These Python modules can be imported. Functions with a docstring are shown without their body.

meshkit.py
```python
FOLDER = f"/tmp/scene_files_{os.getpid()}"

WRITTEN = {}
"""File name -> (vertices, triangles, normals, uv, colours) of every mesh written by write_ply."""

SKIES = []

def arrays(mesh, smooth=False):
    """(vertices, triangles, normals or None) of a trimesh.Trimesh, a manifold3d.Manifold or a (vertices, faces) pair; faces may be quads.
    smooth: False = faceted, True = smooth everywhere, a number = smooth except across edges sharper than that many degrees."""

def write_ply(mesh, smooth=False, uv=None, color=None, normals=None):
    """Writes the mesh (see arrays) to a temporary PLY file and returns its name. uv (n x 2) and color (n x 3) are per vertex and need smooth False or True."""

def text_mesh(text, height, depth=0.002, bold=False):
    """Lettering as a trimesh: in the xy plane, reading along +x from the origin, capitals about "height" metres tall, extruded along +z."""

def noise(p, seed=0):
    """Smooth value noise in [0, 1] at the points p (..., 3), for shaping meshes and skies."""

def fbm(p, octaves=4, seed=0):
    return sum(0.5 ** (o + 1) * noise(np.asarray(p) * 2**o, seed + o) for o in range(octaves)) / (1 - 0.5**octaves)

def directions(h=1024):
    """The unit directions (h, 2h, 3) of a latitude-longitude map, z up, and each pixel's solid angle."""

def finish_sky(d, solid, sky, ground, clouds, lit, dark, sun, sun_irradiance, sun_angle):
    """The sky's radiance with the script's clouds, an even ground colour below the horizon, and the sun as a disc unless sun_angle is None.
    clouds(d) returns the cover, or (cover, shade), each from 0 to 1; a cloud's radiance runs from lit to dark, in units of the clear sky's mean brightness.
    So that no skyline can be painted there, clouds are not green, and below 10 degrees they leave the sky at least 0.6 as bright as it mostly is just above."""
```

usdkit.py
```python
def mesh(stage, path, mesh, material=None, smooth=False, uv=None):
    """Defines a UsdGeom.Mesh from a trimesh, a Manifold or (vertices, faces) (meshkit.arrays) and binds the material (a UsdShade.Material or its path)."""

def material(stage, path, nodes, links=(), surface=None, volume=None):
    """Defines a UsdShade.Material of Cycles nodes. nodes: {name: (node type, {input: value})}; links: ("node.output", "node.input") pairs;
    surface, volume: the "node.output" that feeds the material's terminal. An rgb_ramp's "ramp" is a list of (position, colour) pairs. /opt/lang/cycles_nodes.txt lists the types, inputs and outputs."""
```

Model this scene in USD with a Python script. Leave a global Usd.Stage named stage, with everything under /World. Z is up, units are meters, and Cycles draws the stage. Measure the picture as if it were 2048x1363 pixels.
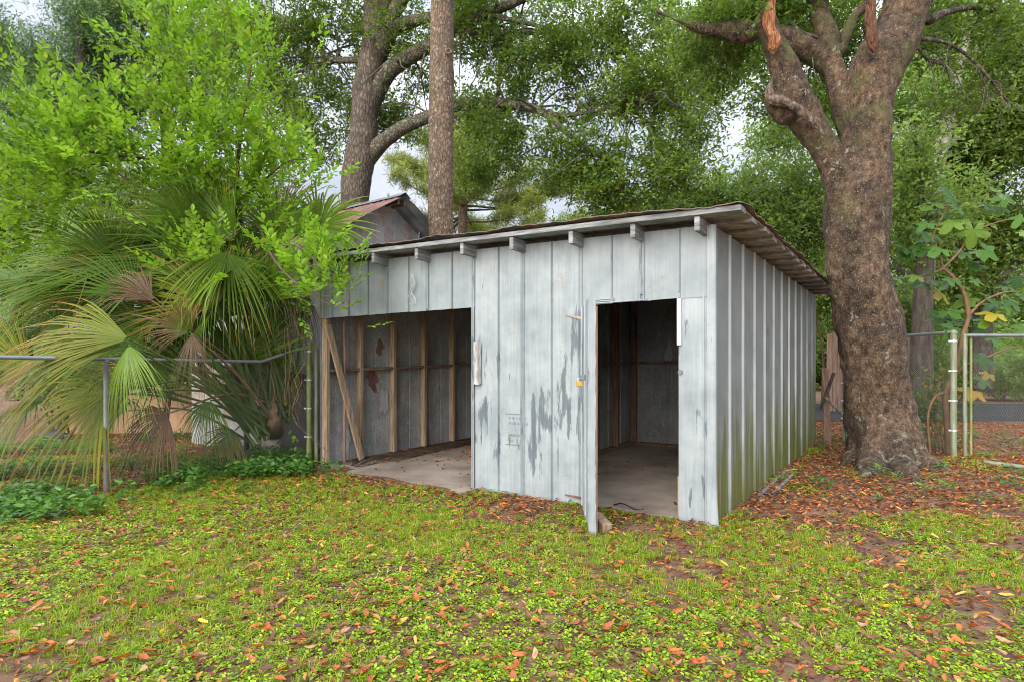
import math, random
import numpy as np, trimesh, usdkit, meshkit
import manifold3d as m3
from pxr import Usd, UsdGeom, UsdLux, UsdShade, Sdf, Gf, Vt

stage = Usd.Stage.CreateInMemory()
UsdGeom.SetStageUpAxis(stage, 'Z')
UsdGeom.Xform.Define(stage, '/World')
UsdGeom.Scope.Define(stage, '/World/Looks')

# ------------------------------------------------------------ camera, sky, sun, exposure
F, HZ, CX, EYE = 1190.0, 745.0, 1024.0, 1.35          # focal length, horizon row and centre column of the photograph in its pixels; eye height in metres
cam = UsdGeom.Camera.Define(stage, '/World/camera')
cam.AddTranslateOp().Set((0, 0, EYE)); cam.AddRotateXOp().Set(90)
cam.CreateHorizontalApertureAttr(36.0); cam.CreateVerticalApertureAttr(36.0 * 681 / 1024)
cam.CreateFocalLengthAttr(F * 36 / 2048)
cam.CreateVerticalApertureOffsetAttr((HZ - 681.5) * 36 / 2048)
cam.CreateExposureAttr(1.76)
SUN_EL, SUN_AZ = math.radians(22), math.radians(212)   # azimuth = atan2(x, y) of the direction towards the sun
sunv = np.array([math.sin(SUN_AZ) * math.cos(SUN_EL), math.cos(SUN_AZ) * math.cos(SUN_EL), math.sin(SUN_EL)])
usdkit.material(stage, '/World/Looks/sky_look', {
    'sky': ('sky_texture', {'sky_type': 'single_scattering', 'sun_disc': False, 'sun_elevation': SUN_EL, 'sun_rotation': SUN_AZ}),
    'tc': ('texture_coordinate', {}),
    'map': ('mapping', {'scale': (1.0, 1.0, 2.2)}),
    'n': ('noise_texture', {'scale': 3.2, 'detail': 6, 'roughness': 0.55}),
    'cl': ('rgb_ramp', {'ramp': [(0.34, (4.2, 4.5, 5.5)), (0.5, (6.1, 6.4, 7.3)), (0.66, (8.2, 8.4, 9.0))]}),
    'sz': ('separate_xyz', {}), 'oz': ('math', {'math_type': 'power', 'value2': 1.7}), 'oa': ('math', {'math_type': 'absolute'}), 'ov': ('map_range', {'from_min': 0.0, 'from_max': 1.0, 'to_min': 0.27, 'to_max': 2.1, 'clamp': True}), 'om': ('mix', {'mix_type': 'multiply', 'fac': 1.0}),   # overcast gradient steepened: horizon dimmed, zenith raised to keep the light from above
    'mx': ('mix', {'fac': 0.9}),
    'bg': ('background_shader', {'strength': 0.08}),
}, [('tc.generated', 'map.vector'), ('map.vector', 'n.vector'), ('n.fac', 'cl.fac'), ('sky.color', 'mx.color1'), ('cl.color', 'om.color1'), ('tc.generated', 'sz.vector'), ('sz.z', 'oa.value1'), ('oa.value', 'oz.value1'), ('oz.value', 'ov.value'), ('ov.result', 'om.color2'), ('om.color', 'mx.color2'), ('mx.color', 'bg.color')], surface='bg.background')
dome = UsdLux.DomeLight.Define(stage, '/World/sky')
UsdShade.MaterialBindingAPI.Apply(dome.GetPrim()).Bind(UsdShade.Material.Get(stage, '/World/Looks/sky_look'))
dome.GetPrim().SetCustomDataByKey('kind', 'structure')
sun = UsdLux.DistantLight.Define(stage, '/World/sun')
sun.CreateNormalizeAttr(True); sun.CreateIntensityAttr(0.40); sun.CreateAngleAttr(60.0); sun.CreateColorAttr((1.0, 0.95, 0.86))
sun.AddRotateZOp().Set(-math.degrees(SUN_AZ)); sun.AddRotateXOp().Set(math.degrees(SUN_EL) - 90)

# ------------------------------------------------------------ helpers
rng = np.random.default_rng(7)
PI = math.pi
counts = {}


def numbered(parent, name):
    k = (parent, name); n = counts.get(k, -1) + 1; counts[k] = n
    return f'{parent}/{name}' if n == 0 else f'{parent}/{name}_{n:03d}'


def tag(p, label=None, cat=None, group=None, kind=None):
    p = p.GetPrim() if hasattr(p, 'GetPrim') else p
    for k, v in (('label', label), ('category', cat), ('group', group), ('kind', kind)):
        if v: p.SetCustomDataByKey(k, v)
    return p


def thing(name, label, cat, loc=(0, 0, 0), rotz=0.0, group=None):
    x = UsdGeom.Xform.Define(stage, numbered('/World', name))
    x.AddTranslateOp().Set(tuple(float(a) for a in loc)); x.AddRotateZOp().Set(math.degrees(rotz))
    tag(x, label, cat, group)
    return x


def path_of(p):
    return '/World' if p is None else str(p.GetPath())


def obj(name, mesh, mat, parent=None, smooth=False, label=None, uv=None, kind=None):
    if uv is None and mat.endswith('_leaf'): uv = leaf_uv(mesh, len(mesh[0]) + int(abs(mesh[0][1][0]) * 1e4) % 997)
    if parent is not None and str(parent.GetPath()) == '/World/tin_shed':   # the top of the front climbs a little to the left
        v_, f_ = (mesh.vertices, mesh.faces) if hasattr(mesh, 'faces') else mesh
        v_ = np.array(v_, float); v_[:, 2] += 0.036 * -v_[:, 0] * np.clip((v_[:, 2] - 2.13) / 0.4, 0, 1); mesh = (v_, f_)
    m = usdkit.mesh(stage, numbered(path_of(parent), name), mesh, M[mat], smooth=smooth, uv=uv)
    tag(m, label=label, kind=kind)
    return m


def cat(ms):
    vs, fs, n = [], [], 0
    for m in ms:
        v, f = (m.vertices, m.faces) if hasattr(m, 'faces') else m
        vs.append(np.asarray(v)); fs.append(np.asarray(f) + n); n += len(v)
    return np.vstack(vs), np.vstack(fs)


def bx(x0, x1, y0, y1, z0, z1, c=0.004):
    """a box with chamfered edges"""
    (x0, x1), (y0, y1), (z0, z1) = sorted((x0, x1)), sorted((y0, y1)), sorted((z0, z1))
    c = min(c, (x1 - x0) / 3, (y1 - y0) / 3, (z1 - z0) / 3)
    P = []
    for ix, x in enumerate((x0, x1)):
        for iy, y in enumerate((y0, y1)):
            for iz, z in enumerate((z0, z1)):
                sx, sy, sz = (1, -1)[ix] * c, (1, -1)[iy] * c, (1, -1)[iz] * c
                P += [(x + sx, y + sy, z), (x + sx, y, z + sz), (x, y + sy, z + sz)]
    h = trimesh.convex.convex_hull(np.array(P))
    return np.array(h.vertices), np.array(h.faces)


def beam(a, b, w, h, up=(0, 0, 1), c=0.004):
    """a chamfered bar from a to b, w wide and h high"""
    a, b, up = (np.asarray(x, float) for x in (a, b, up))
    d = b - a; L = np.linalg.norm(d); d /= L
    s = np.cross(d, up); s /= np.linalg.norm(s); u = np.cross(s, d)
    v, f = bx(0, L, -w / 2, w / 2, -h / 2, h / 2, c)
    return a + v[:, :1] * d + v[:, 1:2] * s + v[:, 2:] * u, f


def spline(P, n):
    """Catmull-Rom through the rows of P (any number of columns), n points"""
    P = np.asarray(P, float); Q = np.vstack([2 * P[0] - P[1], P, 2 * P[-1] - P[-2]])
    t = np.linspace(0, len(P) - 1 - 1e-9, n); i = t.astype(int); u = (t - i)[:, None]
    a, b, c, d = Q[i], Q[i + 1], Q[i + 2], Q[i + 3]
    return 0.5 * (2 * b + (c - a) * u + (2 * a - 5 * b + 4 * c - d) * u**2 + (3 * b - a - 3 * c + d) * u**3)


def tube(P, R, n=8, caps=True):
    P = np.asarray(P, float); R = np.broadcast_to(np.asarray(R, float), (len(P),))
    T = np.gradient(P, axis=0); T /= np.linalg.norm(T, axis=1, keepdims=True) + 1e-12
    u = np.cross(T[0], (0.3, 0.2, 0.93) if abs(T[0][2]) < 0.9 else (1, 0.1, 0)); u /= np.linalg.norm(u)
    rings, a = [], np.arange(n) * 2 * PI / n
    for p, t, r in zip(P, T, R):
        u = u - t * (u @ t); u /= np.linalg.norm(u) + 1e-12; w = np.cross(t, u)
        rings.append(p + r * (np.cos(a)[:, None] * u + np.sin(a)[:, None] * w))
    V = np.vstack(rings); F_ = []
    for i in range(len(P) - 1):
        for j in range(n):
            k = (j + 1) % n
            F_ += [(i * n + j, i * n + k, (i + 1) * n + k), (i * n + j, (i + 1) * n + k, (i + 1) * n + j)]
    if caps:
        m = len(V); V = np.vstack([V, P[:1], P[-1:]])
        for j in range(n):
            k = (j + 1) % n
            F_ += [(m, k, j), (m + 1, (len(P) - 1) * n + j, (len(P) - 1) * n + k)]
    return V, np.array(F_)


def at(px, py, Y):
    """the point at depth Y that the photograph shows at pixel (px, py)"""
    return np.array([(px - CX) / F * Y, Y, EYE - (py - HZ) / F * Y])


TH = 0.6074
C0 = np.array([1.788, 5.28])                          # near corner of the shed
US, VT = np.array([-math.cos(TH), math.sin(TH)]), np.array([math.sin(TH), math.cos(TH)])


def st_of(x, y):
    r = np.stack([np.asarray(x, float) - C0[0], np.asarray(y, float) - C0[1]], -1)
    return r @ US, r @ VT


def gz(x, y):
    """height of the terrain"""
    s, t = st_of(x, y)
    z = 0.026 * np.clip(t, 0, 9) + 0.010 * np.clip(s, 0, 6)
    p = np.stack([np.asarray(x, float), np.asarray(y, float), np.zeros_like(np.asarray(x, float))], -1)
    near = np.clip((11 - np.asarray(y, float)) / 3, 0, 1) * np.clip((-np.asarray(t) + 0.1) / 0.6, 0, 1)
    side = np.clip((11 - np.asarray(y, float)) / 3, 0, 1) * np.clip((-np.asarray(s) - 0.15) / 0.6, 0, 1)
    return z + (meshkit.fbm(p * 1.1, 3, 4) - 0.5) * 0.075 * np.maximum(near, side)


def gp(px, py):
    """the ground point seen at a pixel"""
    z = 0.0
    for _ in range(30):
        Y = (EYE - z) * F / (py - HZ); X = (px - CX) / F * Y; z = float(gz(X, Y))
    return np.array([X, Y, z])


def sf(px):
    """distance along the front wall from the near corner, for a photo column"""
    q = (px - CX) / F
    return (C0[0] - q * C0[1]) / (math.cos(TH) + q * math.sin(TH))


def W_(s, t, z=0.0):
    """shed coordinates to the world"""
    p = C0 + US * s + VT * t
    return np.array([p[0], p[1], z])


def quats(yaw, tx, ty):
    """unit quaternions (real first) of Rz(yaw) Rx(tx) Ry(ty)"""
    def q(ax, a):
        o = np.zeros((len(a), 4)); o[:, 0] = np.cos(a / 2); o[:, 1 + ax] = np.sin(a / 2); return o

    def mul(a, b):
        w1, x1, y1, z1 = a.T; w2, x2, y2, z2 = b.T
        return np.stack([w1*w2-x1*x2-y1*y2-z1*z2, w1*x2+x1*w2+y1*z2-z1*y2, w1*y2-x1*z2+y1*w2+z1*x2, w1*z2+x1*y2-y1*x2+z1*w2], 1)
    return mul(mul(q(2, yaw), q(0, tx)), q(1, ty))


def instancer(name, parent, protos, pos, quat, scale, idx):
    """one PointInstancer; protos are class prims"""
    p = numbered(path_of(parent), name)
    pi = UsdGeom.PointInstancer.Define(stage, p)
    for i, c in enumerate(protos):
        x = UsdGeom.Xform.Define(stage, f'{p}/source_{i:03d}')
        x.GetPrim().GetReferences().AddInternalReference(c)
        pi.CreatePrototypesRel().AddTarget(x.GetPath())
    pi.CreateProtoIndicesAttr(Vt.IntArray.FromNumpy(np.asarray(idx, np.int32)))
    pi.CreatePositionsAttr(Vt.Vec3fArray.FromNumpy(np.asarray(pos, np.float32)))
    pi.CreateOrientationsAttr(Vt.QuathArray([Gf.Quath(float(a), float(b), float(c), float(d)) for a, b, c, d in quat]))
    s = np.asarray(scale, np.float32)
    pi.CreateScalesAttr(Vt.Vec3fArray.FromNumpy(np.repeat(s[:, None], 3, 1) if s.ndim == 1 else s))
    return pi


def leaf_uv(mesh, seed=0, x=None, y=None):
    """st of a leaf mesh: x differs from leaf to leaf, y is the tone of the whole"""
    from scipy.sparse import coo_matrix
    from scipy.sparse.csgraph import connected_components
    v, f = mesh; n = len(v); e = np.vstack([f[:, :2], f[:, 1:]])
    k, lab = connected_components(coo_matrix((np.ones(len(e)), (e[:, 0], e[:, 1])), (n, n)), False)
    g = np.random.default_rng(seed + 77); col = g.random(k) if x is None else np.full(k, x)
    return np.stack([col[lab], np.full(n, g.random() if y is None else y)], 1)


def proto(name, mesh, mat, smooth=False, x=None, y=None):
    """a class prim with one mesh"""
    c = stage.CreateClassPrim('/World/' + name)
    usdkit.mesh(stage, f'/World/{name}/{name}_shape', mesh, M[mat], smooth=bool(smooth), uv=leaf_uv(mesh, sum(map(ord, name)), x, y))
    return c.GetPath()


# leaf outlines: (x along the leaf 0..1, y across -1..1, z curl), triangles
LEAF4 = (np.array([(0, 0, 0), (0.45, 0.5, 0.05), (0.45, -0.5, 0.05), (1, 0, -0.08)]), np.array([(0, 2, 1), (1, 2, 3)]))
LEAF6 = (np.array([(0, 0, 0), (0.3, 0.42, 0.07), (0.3, -0.42, 0.07), (0.68, 0.4, 0.03), (0.68, -0.4, 0.03), (1, 0, -0.12), (0.3, 0, 0), (0.68, 0, -0.04)]),
         np.array([(0, 6, 1), (0, 2, 6), (1, 6, 7), (1, 7, 3), (6, 2, 4), (6, 4, 7), (3, 7, 5), (7, 4, 5)]))


def unit(v):
    return v / (np.linalg.norm(v, axis=-1, keepdims=True) + 1e-12)


def leaves(P, D, N, L, Wd, shape=LEAF4):
    """one mesh of many leaves: bases P, directions D, normals N, lengths L, widths Wd"""
    tv, tf = shape
    D = unit(D); S = unit(np.cross(N, D)); N = np.cross(D, S)
    L = np.broadcast_to(L, (len(P),))[:, None, None]; Wd = np.broadcast_to(Wd, (len(P),))[:, None, None]
    V = P[:, None] + D[:, None] * tv[None, :, :1] * L + S[:, None] * tv[None, :, 1:2] * Wd + N[:, None] * tv[None, :, 2:] * L
    Fc = tf[None] + (np.arange(len(P)) * len(tv))[:, None, None]
    return V.reshape(-1, 3), Fc.reshape(-1, 3)


# ------------------------------------------------------------ materials
M = {}


def mat(name, nodes, links, surface='p.BSDF', volume=None):
    M[name] = usdkit.material(stage, f'/World/Looks/{name}', nodes, links, surface=surface, volume=volume)


def leaf_mat(name, ramp, rough=0.45, trans=0.35, tcol=(0.25, 0.42, 0.04), spread=0.35, spec=0.5):
    """st.x picks each leaf's colour, st.y each spray's tone; light passes through"""
    mat(name, {
        'tc': ('texture_coordinate', {}), 'sx': ('separate_xyz', {}),
        'r': ('rgb_ramp', {'ramp': ramp}),
        'mr': ('map_range', {'from_min': 0, 'from_max': 1, 'to_min': 1 - spread, 'to_max': 1 + spread}),
        'h': ('hsv', {'saturation': 1.0}),
        'p': ('principled_bsdf', {'roughness': rough, 'specular_ior_level': spec}),
        't': ('translucent_bsdf', {'color': tcol}),
        'tm': ('mix', {'mix_type': 'mix', 'fac': 0.5, 'color2': tcol}),
        'mx': ('mix_closure', {'fac': trans}),
    }, [('tc.UV', 'sx.vector'), ('sx.x', 'r.fac'), ('sx.y', 'mr.value'), ('mr.result', 'h.value'), ('r.color', 'h.color'), ('h.color', 'p.base_color'),
        ('h.color', 'tm.color1'), ('tm.color', 't.color'), ('p.BSDF', 'mx.closure1'), ('t.BSDF', 'mx.closure2')], surface='mx.closure')


leaf_mat('oak_leaf', [(0, (0.04, 0.085, 0.014)), (0.5, (0.085, 0.16, 0.022)), (0.82, (0.155, 0.225, 0.028)), (1, (0.26, 0.26, 0.03))], 0.35, 0.42, (0.26, 0.42, 0.03))
leaf_mat('forest_leaf', [(0, (0.08, 0.135, 0.025)), (0.5, (0.155, 0.245, 0.045)), (0.9, (0.225, 0.32, 0.06)), (1, (0.30, 0.23, 0.045))], 0.45, 0.45, (0.3, 0.5, 0.06))
leaf_mat('pale_leaf', [(0, (0.08, 0.145, 0.025)), (0.5, (0.14, 0.23, 0.04)), (1, (0.24, 0.31, 0.06))], 0.4, 0.4, (0.3, 0.42, 0.06))
leaf_mat('cedar_leaf', [(0, (0.05, 0.105, 0.03)), (0.6, (0.10, 0.18, 0.05)), (1, (0.16, 0.24, 0.07))], 0.6, 0.2, (0.12, 0.25, 0.07))
leaf_mat('pine_leaf', [(0, (0.13, 0.20, 0.03)), (0.55, (0.25, 0.33, 0.05)), (0.85, (0.36, 0.36, 0.08)), (1, (0.42, 0.22, 0.07))], 0.5, 0.3, (0.3, 0.4, 0.06))
leaf_mat('bright_leaf', [(0, (0.055, 0.13, 0.010)), (0.5, (0.155, 0.28, 0.02)), (0.95, (0.22, 0.36, 0.022)), (0.98, (0.5, 0.36, 0.02)), (1, (0.42, 0.12, 0.03))], 0.28, 0.38, (0.32, 0.58, 0.03), 0.45, 0.35)
leaf_mat('grass_leaf', [(0, (0.13, 0.25, 0.010)), (0.5, (0.25, 0.40, 0.012)), (0.82, (0.39, 0.48, 0.016)), (1, (0.46, 0.30, 0.05))], 0.5, 0.35, (0.32, 0.48, 0.03))
leaf_mat('weed_leaf', [(0, (0.03, 0.09, 0.015)), (0.6, (0.07, 0.17, 0.025)), (1, (0.13, 0.24, 0.03))], 0.45, 0.3, (0.2, 0.4, 0.03))
leaf_mat('litter_leaf', [(0, (0.05, 0.025, 0.016)), (0.25, (0.14, 0.052, 0.02)), (0.46, (0.25, 0.07, 0.018)), (0.78, (0.43, 0.12, 0.02)), (0.9, (0.36, 0.19, 0.08)), (1, (0.48, 0.33, 0.05))], 0.6, 0.1, (0.4, 0.14, 0.03), 0.3)
leaf_mat('fig_leaf', [(0, (0.03, 0.085, 0.016)), (0.6, (0.06, 0.135, 0.02)), (1, (0.12, 0.20, 0.025))], 0.35, 0.3, (0.12, 0.36, 0.05), 0.35, 0.25)
leaf_mat('yellow_leaf', [(0, (0.13, 0.19, 0.02)), (0.5, (0.28, 0.26, 0.02)), (1, (0.42, 0.24, 0.02))], 0.5, 0.35, (0.6, 0.45, 0.03))
for nm, c in (('fallen_orange', (0.40, 0.105, 0.02)), ('fallen_brown', (0.17, 0.075, 0.035)), ('fallen_tan', (0.42, 0.24, 0.12)), ('fallen_yellow', (0.55, 0.40, 0.03))):
    mat(nm, {'tc': ('texture_coordinate', {}), 'oi': ('separate_xyz', {}), 'mr': ('map_range', {'to_min': 0.6, 'to_max': 1.35}), 'gm': ('geometry', {}),
             'n': ('noise_texture', {'scale': 60, 'detail': 4}), 'nr': ('rgb_ramp', {'ramp': [(0.35, tuple(0.55 * k for k in c)), (0.55, c), (0.8, tuple(min(1.2 * k, 0.8) for k in c))]}),
             'h': ('hsv', {}), 'p': ('principled_bsdf', {'roughness': 0.5}), 't': ('translucent_bsdf', {'color': c}), 'mx': ('mix_closure', {'fac': 0.15})},
        [('tc.UV', 'oi.vector'), ('oi.x', 'mr.value'), ('mr.result', 'h.value'), ('gm.position', 'n.vector'), ('n.fac', 'nr.fac'), ('nr.color', 'h.color'), ('h.color', 'p.base_color'), ('p.BSDF', 'mx.closure1'), ('t.BSDF', 'mx.closure2')], surface='mx.closure')


def frond_mat(name, c1, c2, tip, tip_at, trans=0.25):
    """st.x runs over the segments, st.y from hub to tip"""
    mat(name, {'tc': ('texture_coordinate', {}), 'sx': ('separate_xyz', {}), 'g': ('geometry', {}),
               'n': ('noise_texture', {'scale': 2.5, 'detail': 3}), 'ma': ('math', {'math_type': 'multiply_add', 'value2': 0.7, 'value3': -0.35}), 'ad': ('math', {'math_type': 'add'}),
               'wn': ('white_noise_texture', {'dimensions': '1D'}), 'fl': ('math', {'math_type': 'floor'}),
               'r': ('rgb_ramp', {'ramp': [(0, c1), (max(tip_at - 0.12, 0.01), c2), (tip_at, tuple((a + b) / 2 for a, b in zip(c2, tip))), (min(tip_at + 0.08, 1), tip)]}),
               'mr': ('map_range', {'to_min': 0.72, 'to_max': 1.28}), 'h': ('hsv', {}),
               'p': ('principled_bsdf', {'roughness': 0.45, 'specular_ior_level': 0.3}), 't': ('translucent_bsdf', {}), 'mx': ('mix_closure', {'fac': trans})},
        [('tc.UV', 'sx.vector'), ('g.position', 'n.vector'), ('n.fac', 'ma.value1'), ('ma.value', 'ad.value1'), ('sx.y', 'ad.value2'), ('ad.value', 'r.fac'), ('sx.x', 'fl.value1'), ('fl.value', 'wn.w'), ('wn.value', 'mr.value'),
         ('mr.result', 'h.value'), ('r.color', 'h.color'), ('h.color', 'p.base_color'), ('h.color', 't.color'), ('p.BSDF', 'mx.closure1'), ('t.BSDF', 'mx.closure2')], surface='mx.closure')


frond_mat('frond_green', (0.075, 0.15, 0.012), (0.115, 0.21, 0.018), (0.45, 0.30, 0.04), 0.93)
frond_mat('frond_light', (0.11, 0.20, 0.015), (0.17, 0.27, 0.025), (0.40, 0.28, 0.06), 0.97)
frond_mat('frond_olive', (0.11, 0.155, 0.01), (0.20, 0.21, 0.018), (0.36, 0.19, 0.06), 0.74)
frond_mat('frond_half', (0.09, 0.14, 0.02), (0.17, 0.13, 0.04), (0.27, 0.155, 0.08), 0.5)
frond_mat('frond_dead', (0.11, 0.065, 0.036), (0.17, 0.105, 0.06), (0.25, 0.165, 0.10), 0.8, 0.12)


def noisy(name, ramp, scale=(1, 1, 1), ns=4.0, detail=6, rough=0.7, bump=0.3, bs=None, bdist=0.02, metal=0.0, spec=0.5, bscale=None):
    """one noise over stretched coordinates gives colour, another relief"""
    mat(name, {'g': ('geometry', {}), 'm': ('mapping', {'scale': scale}), 'n': ('noise_texture', {'scale': ns, 'detail': detail, 'roughness': 0.6}),
               'r': ('rgb_ramp', {'ramp': ramp}), 'm2': ('mapping', {'scale': bscale or scale}), 'n2': ('noise_texture', {'scale': bs or ns * 4, 'detail': 5}),
               'b': ('bump', {'strength': bump, 'distance': bdist}), 'p': ('principled_bsdf', {'roughness': rough, 'metallic': metal, 'specular_ior_level': spec})},
        [('g.position', 'm.vector'), ('m.vector', 'n.vector'), ('n.fac', 'r.fac'), ('r.color', 'p.base_color'), ('g.position', 'm2.vector'), ('m2.vector', 'n2.vector'), ('n2.fac', 'b.height'), ('b.normal', 'p.normal')])


noisy('wood_upright', [(0.3, (0.17, 0.11, 0.07)), (0.5, (0.34, 0.24, 0.155)), (0.7, (0.47, 0.37, 0.27))], (9, 9, 0.7), 4, 6, 0.8, 0.4, 22, 0.01)
noisy('wood_level', [(0.3, (0.09, 0.06, 0.042)), (0.5, (0.19, 0.135, 0.095)), (0.7, (0.31, 0.25, 0.19))], (1.2, 1.2, 14), 4, 6, 0.8, 0.4, 18, 0.01)
noisy('wood_dark', [(0.3, (0.12, 0.07, 0.045)), (0.5, (0.25, 0.15, 0.10)), (0.7, (0.37, 0.25, 0.18))], (9, 9, 0.9), 4, 6, 0.8, 0.4, 22, 0.01)  # brown framing wood, colour raised to make up for dim light indoors
noisy('wood_grey', [(0.3, (0.10, 0.10, 0.10)), (0.5, (0.22, 0.23, 0.24)), (0.7, (0.38, 0.395, 0.41))], (1.6, 1.6, 16), 2.5, 6, 0.8, 0.4, 20, 0.01)
noisy('deck_board', [(0.3, (0.17, 0.155, 0.13)), (0.5, (0.32, 0.30, 0.27)), (0.7, (0.46, 0.44, 0.41))], (2.2, 5, 6), 3, 6, 0.85, 0.4, 20, 0.01)
noisy('torn_wood', [(0.34, (0.07, 0.022, 0.01)), (0.5, (0.33, 0.115, 0.04)), (0.68, (0.52, 0.30, 0.14))], (26, 26, 2.5), 2.2, 6, 0.7, 0.8, 8, 0.03)
noisy('torn_dark', [(0.34, (0.03, 0.014, 0.01)), (0.5, (0.125, 0.045, 0.024)), (0.68, (0.25, 0.12, 0.06))], (26, 26, 2.5), 2.2, 6, 0.8, 0.8, 8, 0.03)
noisy('torn_grey', [(0.34, (0.04, 0.027, 0.018)), (0.5, (0.13, 0.09, 0.065)), (0.68, (0.27, 0.20, 0.155))], (22, 22, 7), 1.5, 6, 0.8, 0.8, 6, 0.03)
noisy('galvanised', [(0.3, (0.17, 0.185, 0.20)), (0.6, (0.26, 0.275, 0.29)), (0.75, (0.36, 0.38, 0.39))], (1, 1, 0.6), 9, 5, 0.42, 0.12, 40, 0.004, 0.35)
noisy('mossy_pipe', [(0.3, (0.13, 0.145, 0.085)), (0.5, (0.20, 0.22, 0.14)), (0.72, (0.33, 0.35, 0.29))], (3, 3, 0.6), 4, 5, 0.5, 0.15, 30, 0.004, 0.1)
noisy('olive_pipe', [(0.3, (0.10, 0.13, 0.03)), (0.5, (0.19, 0.22, 0.06)), (0.72, (0.34, 0.36, 0.18))], (3, 3, 0.6), 4, 5, 0.6, 0.15, 30, 0.004, 0.0)
noisy('fence_wire', [(0.3, (0.16, 0.165, 0.16)), (0.7, (0.30, 0.31, 0.30))], (1, 1, 1), 9, 3, 0.55, 0.0, 40, 0.002, 0.2)
noisy('band_metal', [(0.3, (0.55, 0.57, 0.58)), (0.7, (0.75, 0.77, 0.78))], (1, 1, 1), 20, 3, 0.35, 0.05, 40, 0.002, 0.5)
noisy('rusty_roof', [(0.28, (0.06, 0.035, 0.03)), (0.45, (0.14, 0.065, 0.05)), (0.58, (0.20, 0.10, 0.08)), (0.75, (0.30, 0.25, 0.23))], (1.2, 1.2, 1.2), 3, 8, 0.75, 0.3, 30, 0.008)
noisy('grey_roof', [(0.3, (0.17, 0.18, 0.19)), (0.5, (0.28, 0.295, 0.31)), (0.75, (0.44, 0.46, 0.48))], (1, 1, 1), 3, 6, 0.6, 0.2, 30, 0.005, 0.2)
noisy('roof_sheet', [(0.3, (0.08, 0.07, 0.062)), (0.48, (0.17, 0.15, 0.135)), (0.6, (0.22, 0.135, 0.09)), (0.72, (0.34, 0.32, 0.30))], (1, 1, 1), 5, 8, 0.85, 0.5, 25, 0.015)
noisy('concrete', [(0.25, (0.13, 0.095, 0.07)), (0.45, (0.24, 0.19, 0.15)), (0.6, (0.32, 0.265, 0.22)), (0.8, (0.42, 0.37, 0.32))], (1, 1, 1), 1.6, 9, 0.9, 0.4, 30, 0.006)
noisy('concrete_dark', [(0.28, (0.16, 0.125, 0.10)), (0.46, (0.36, 0.295, 0.24)), (0.6, (0.46, 0.385, 0.32)), (0.8, (0.52, 0.45, 0.39))], (1, 1, 1), 1.3, 9, 0.9, 0.4, 30, 0.006)  # right room floor: colour lightened to stand in for light missing inside
noisy('asphalt', [(0.3, (0.035, 0.035, 0.036)), (0.7, (0.06, 0.06, 0.06))], (1, 1, 1), 6, 8, 1.0, 0.4, 90, 0.006, 0.0, 0.15)
noisy('peach_stucco', [(0.3, (0.33, 0.19, 0.105)), (0.5, (0.42, 0.25, 0.145)), (0.75, (0.47, 0.30, 0.185))], (1, 1, 0.5), 3, 6, 0.9, 0.3, 60, 0.006)
noisy('white_trim', [(0.3, (0.36, 0.38, 0.40)), (0.7, (0.52, 0.54, 0.55))], (1, 1, 0.4), 4, 5, 0.6, 0.1, 40, 0.004)
noisy('house_roof', [(0.3, (0.10, 0.095, 0.09)), (0.7, (0.18, 0.17, 0.16))], (1, 1, 1), 8, 5, 0.9, 0.3, 40, 0.006)
noisy('window_glass', [(0.3, (0.02, 0.025, 0.03)), (0.7, (0.03, 0.035, 0.04))], (1, 1, 1), 2, 2, 0.08, 0.0, 40, 0.002)
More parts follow.
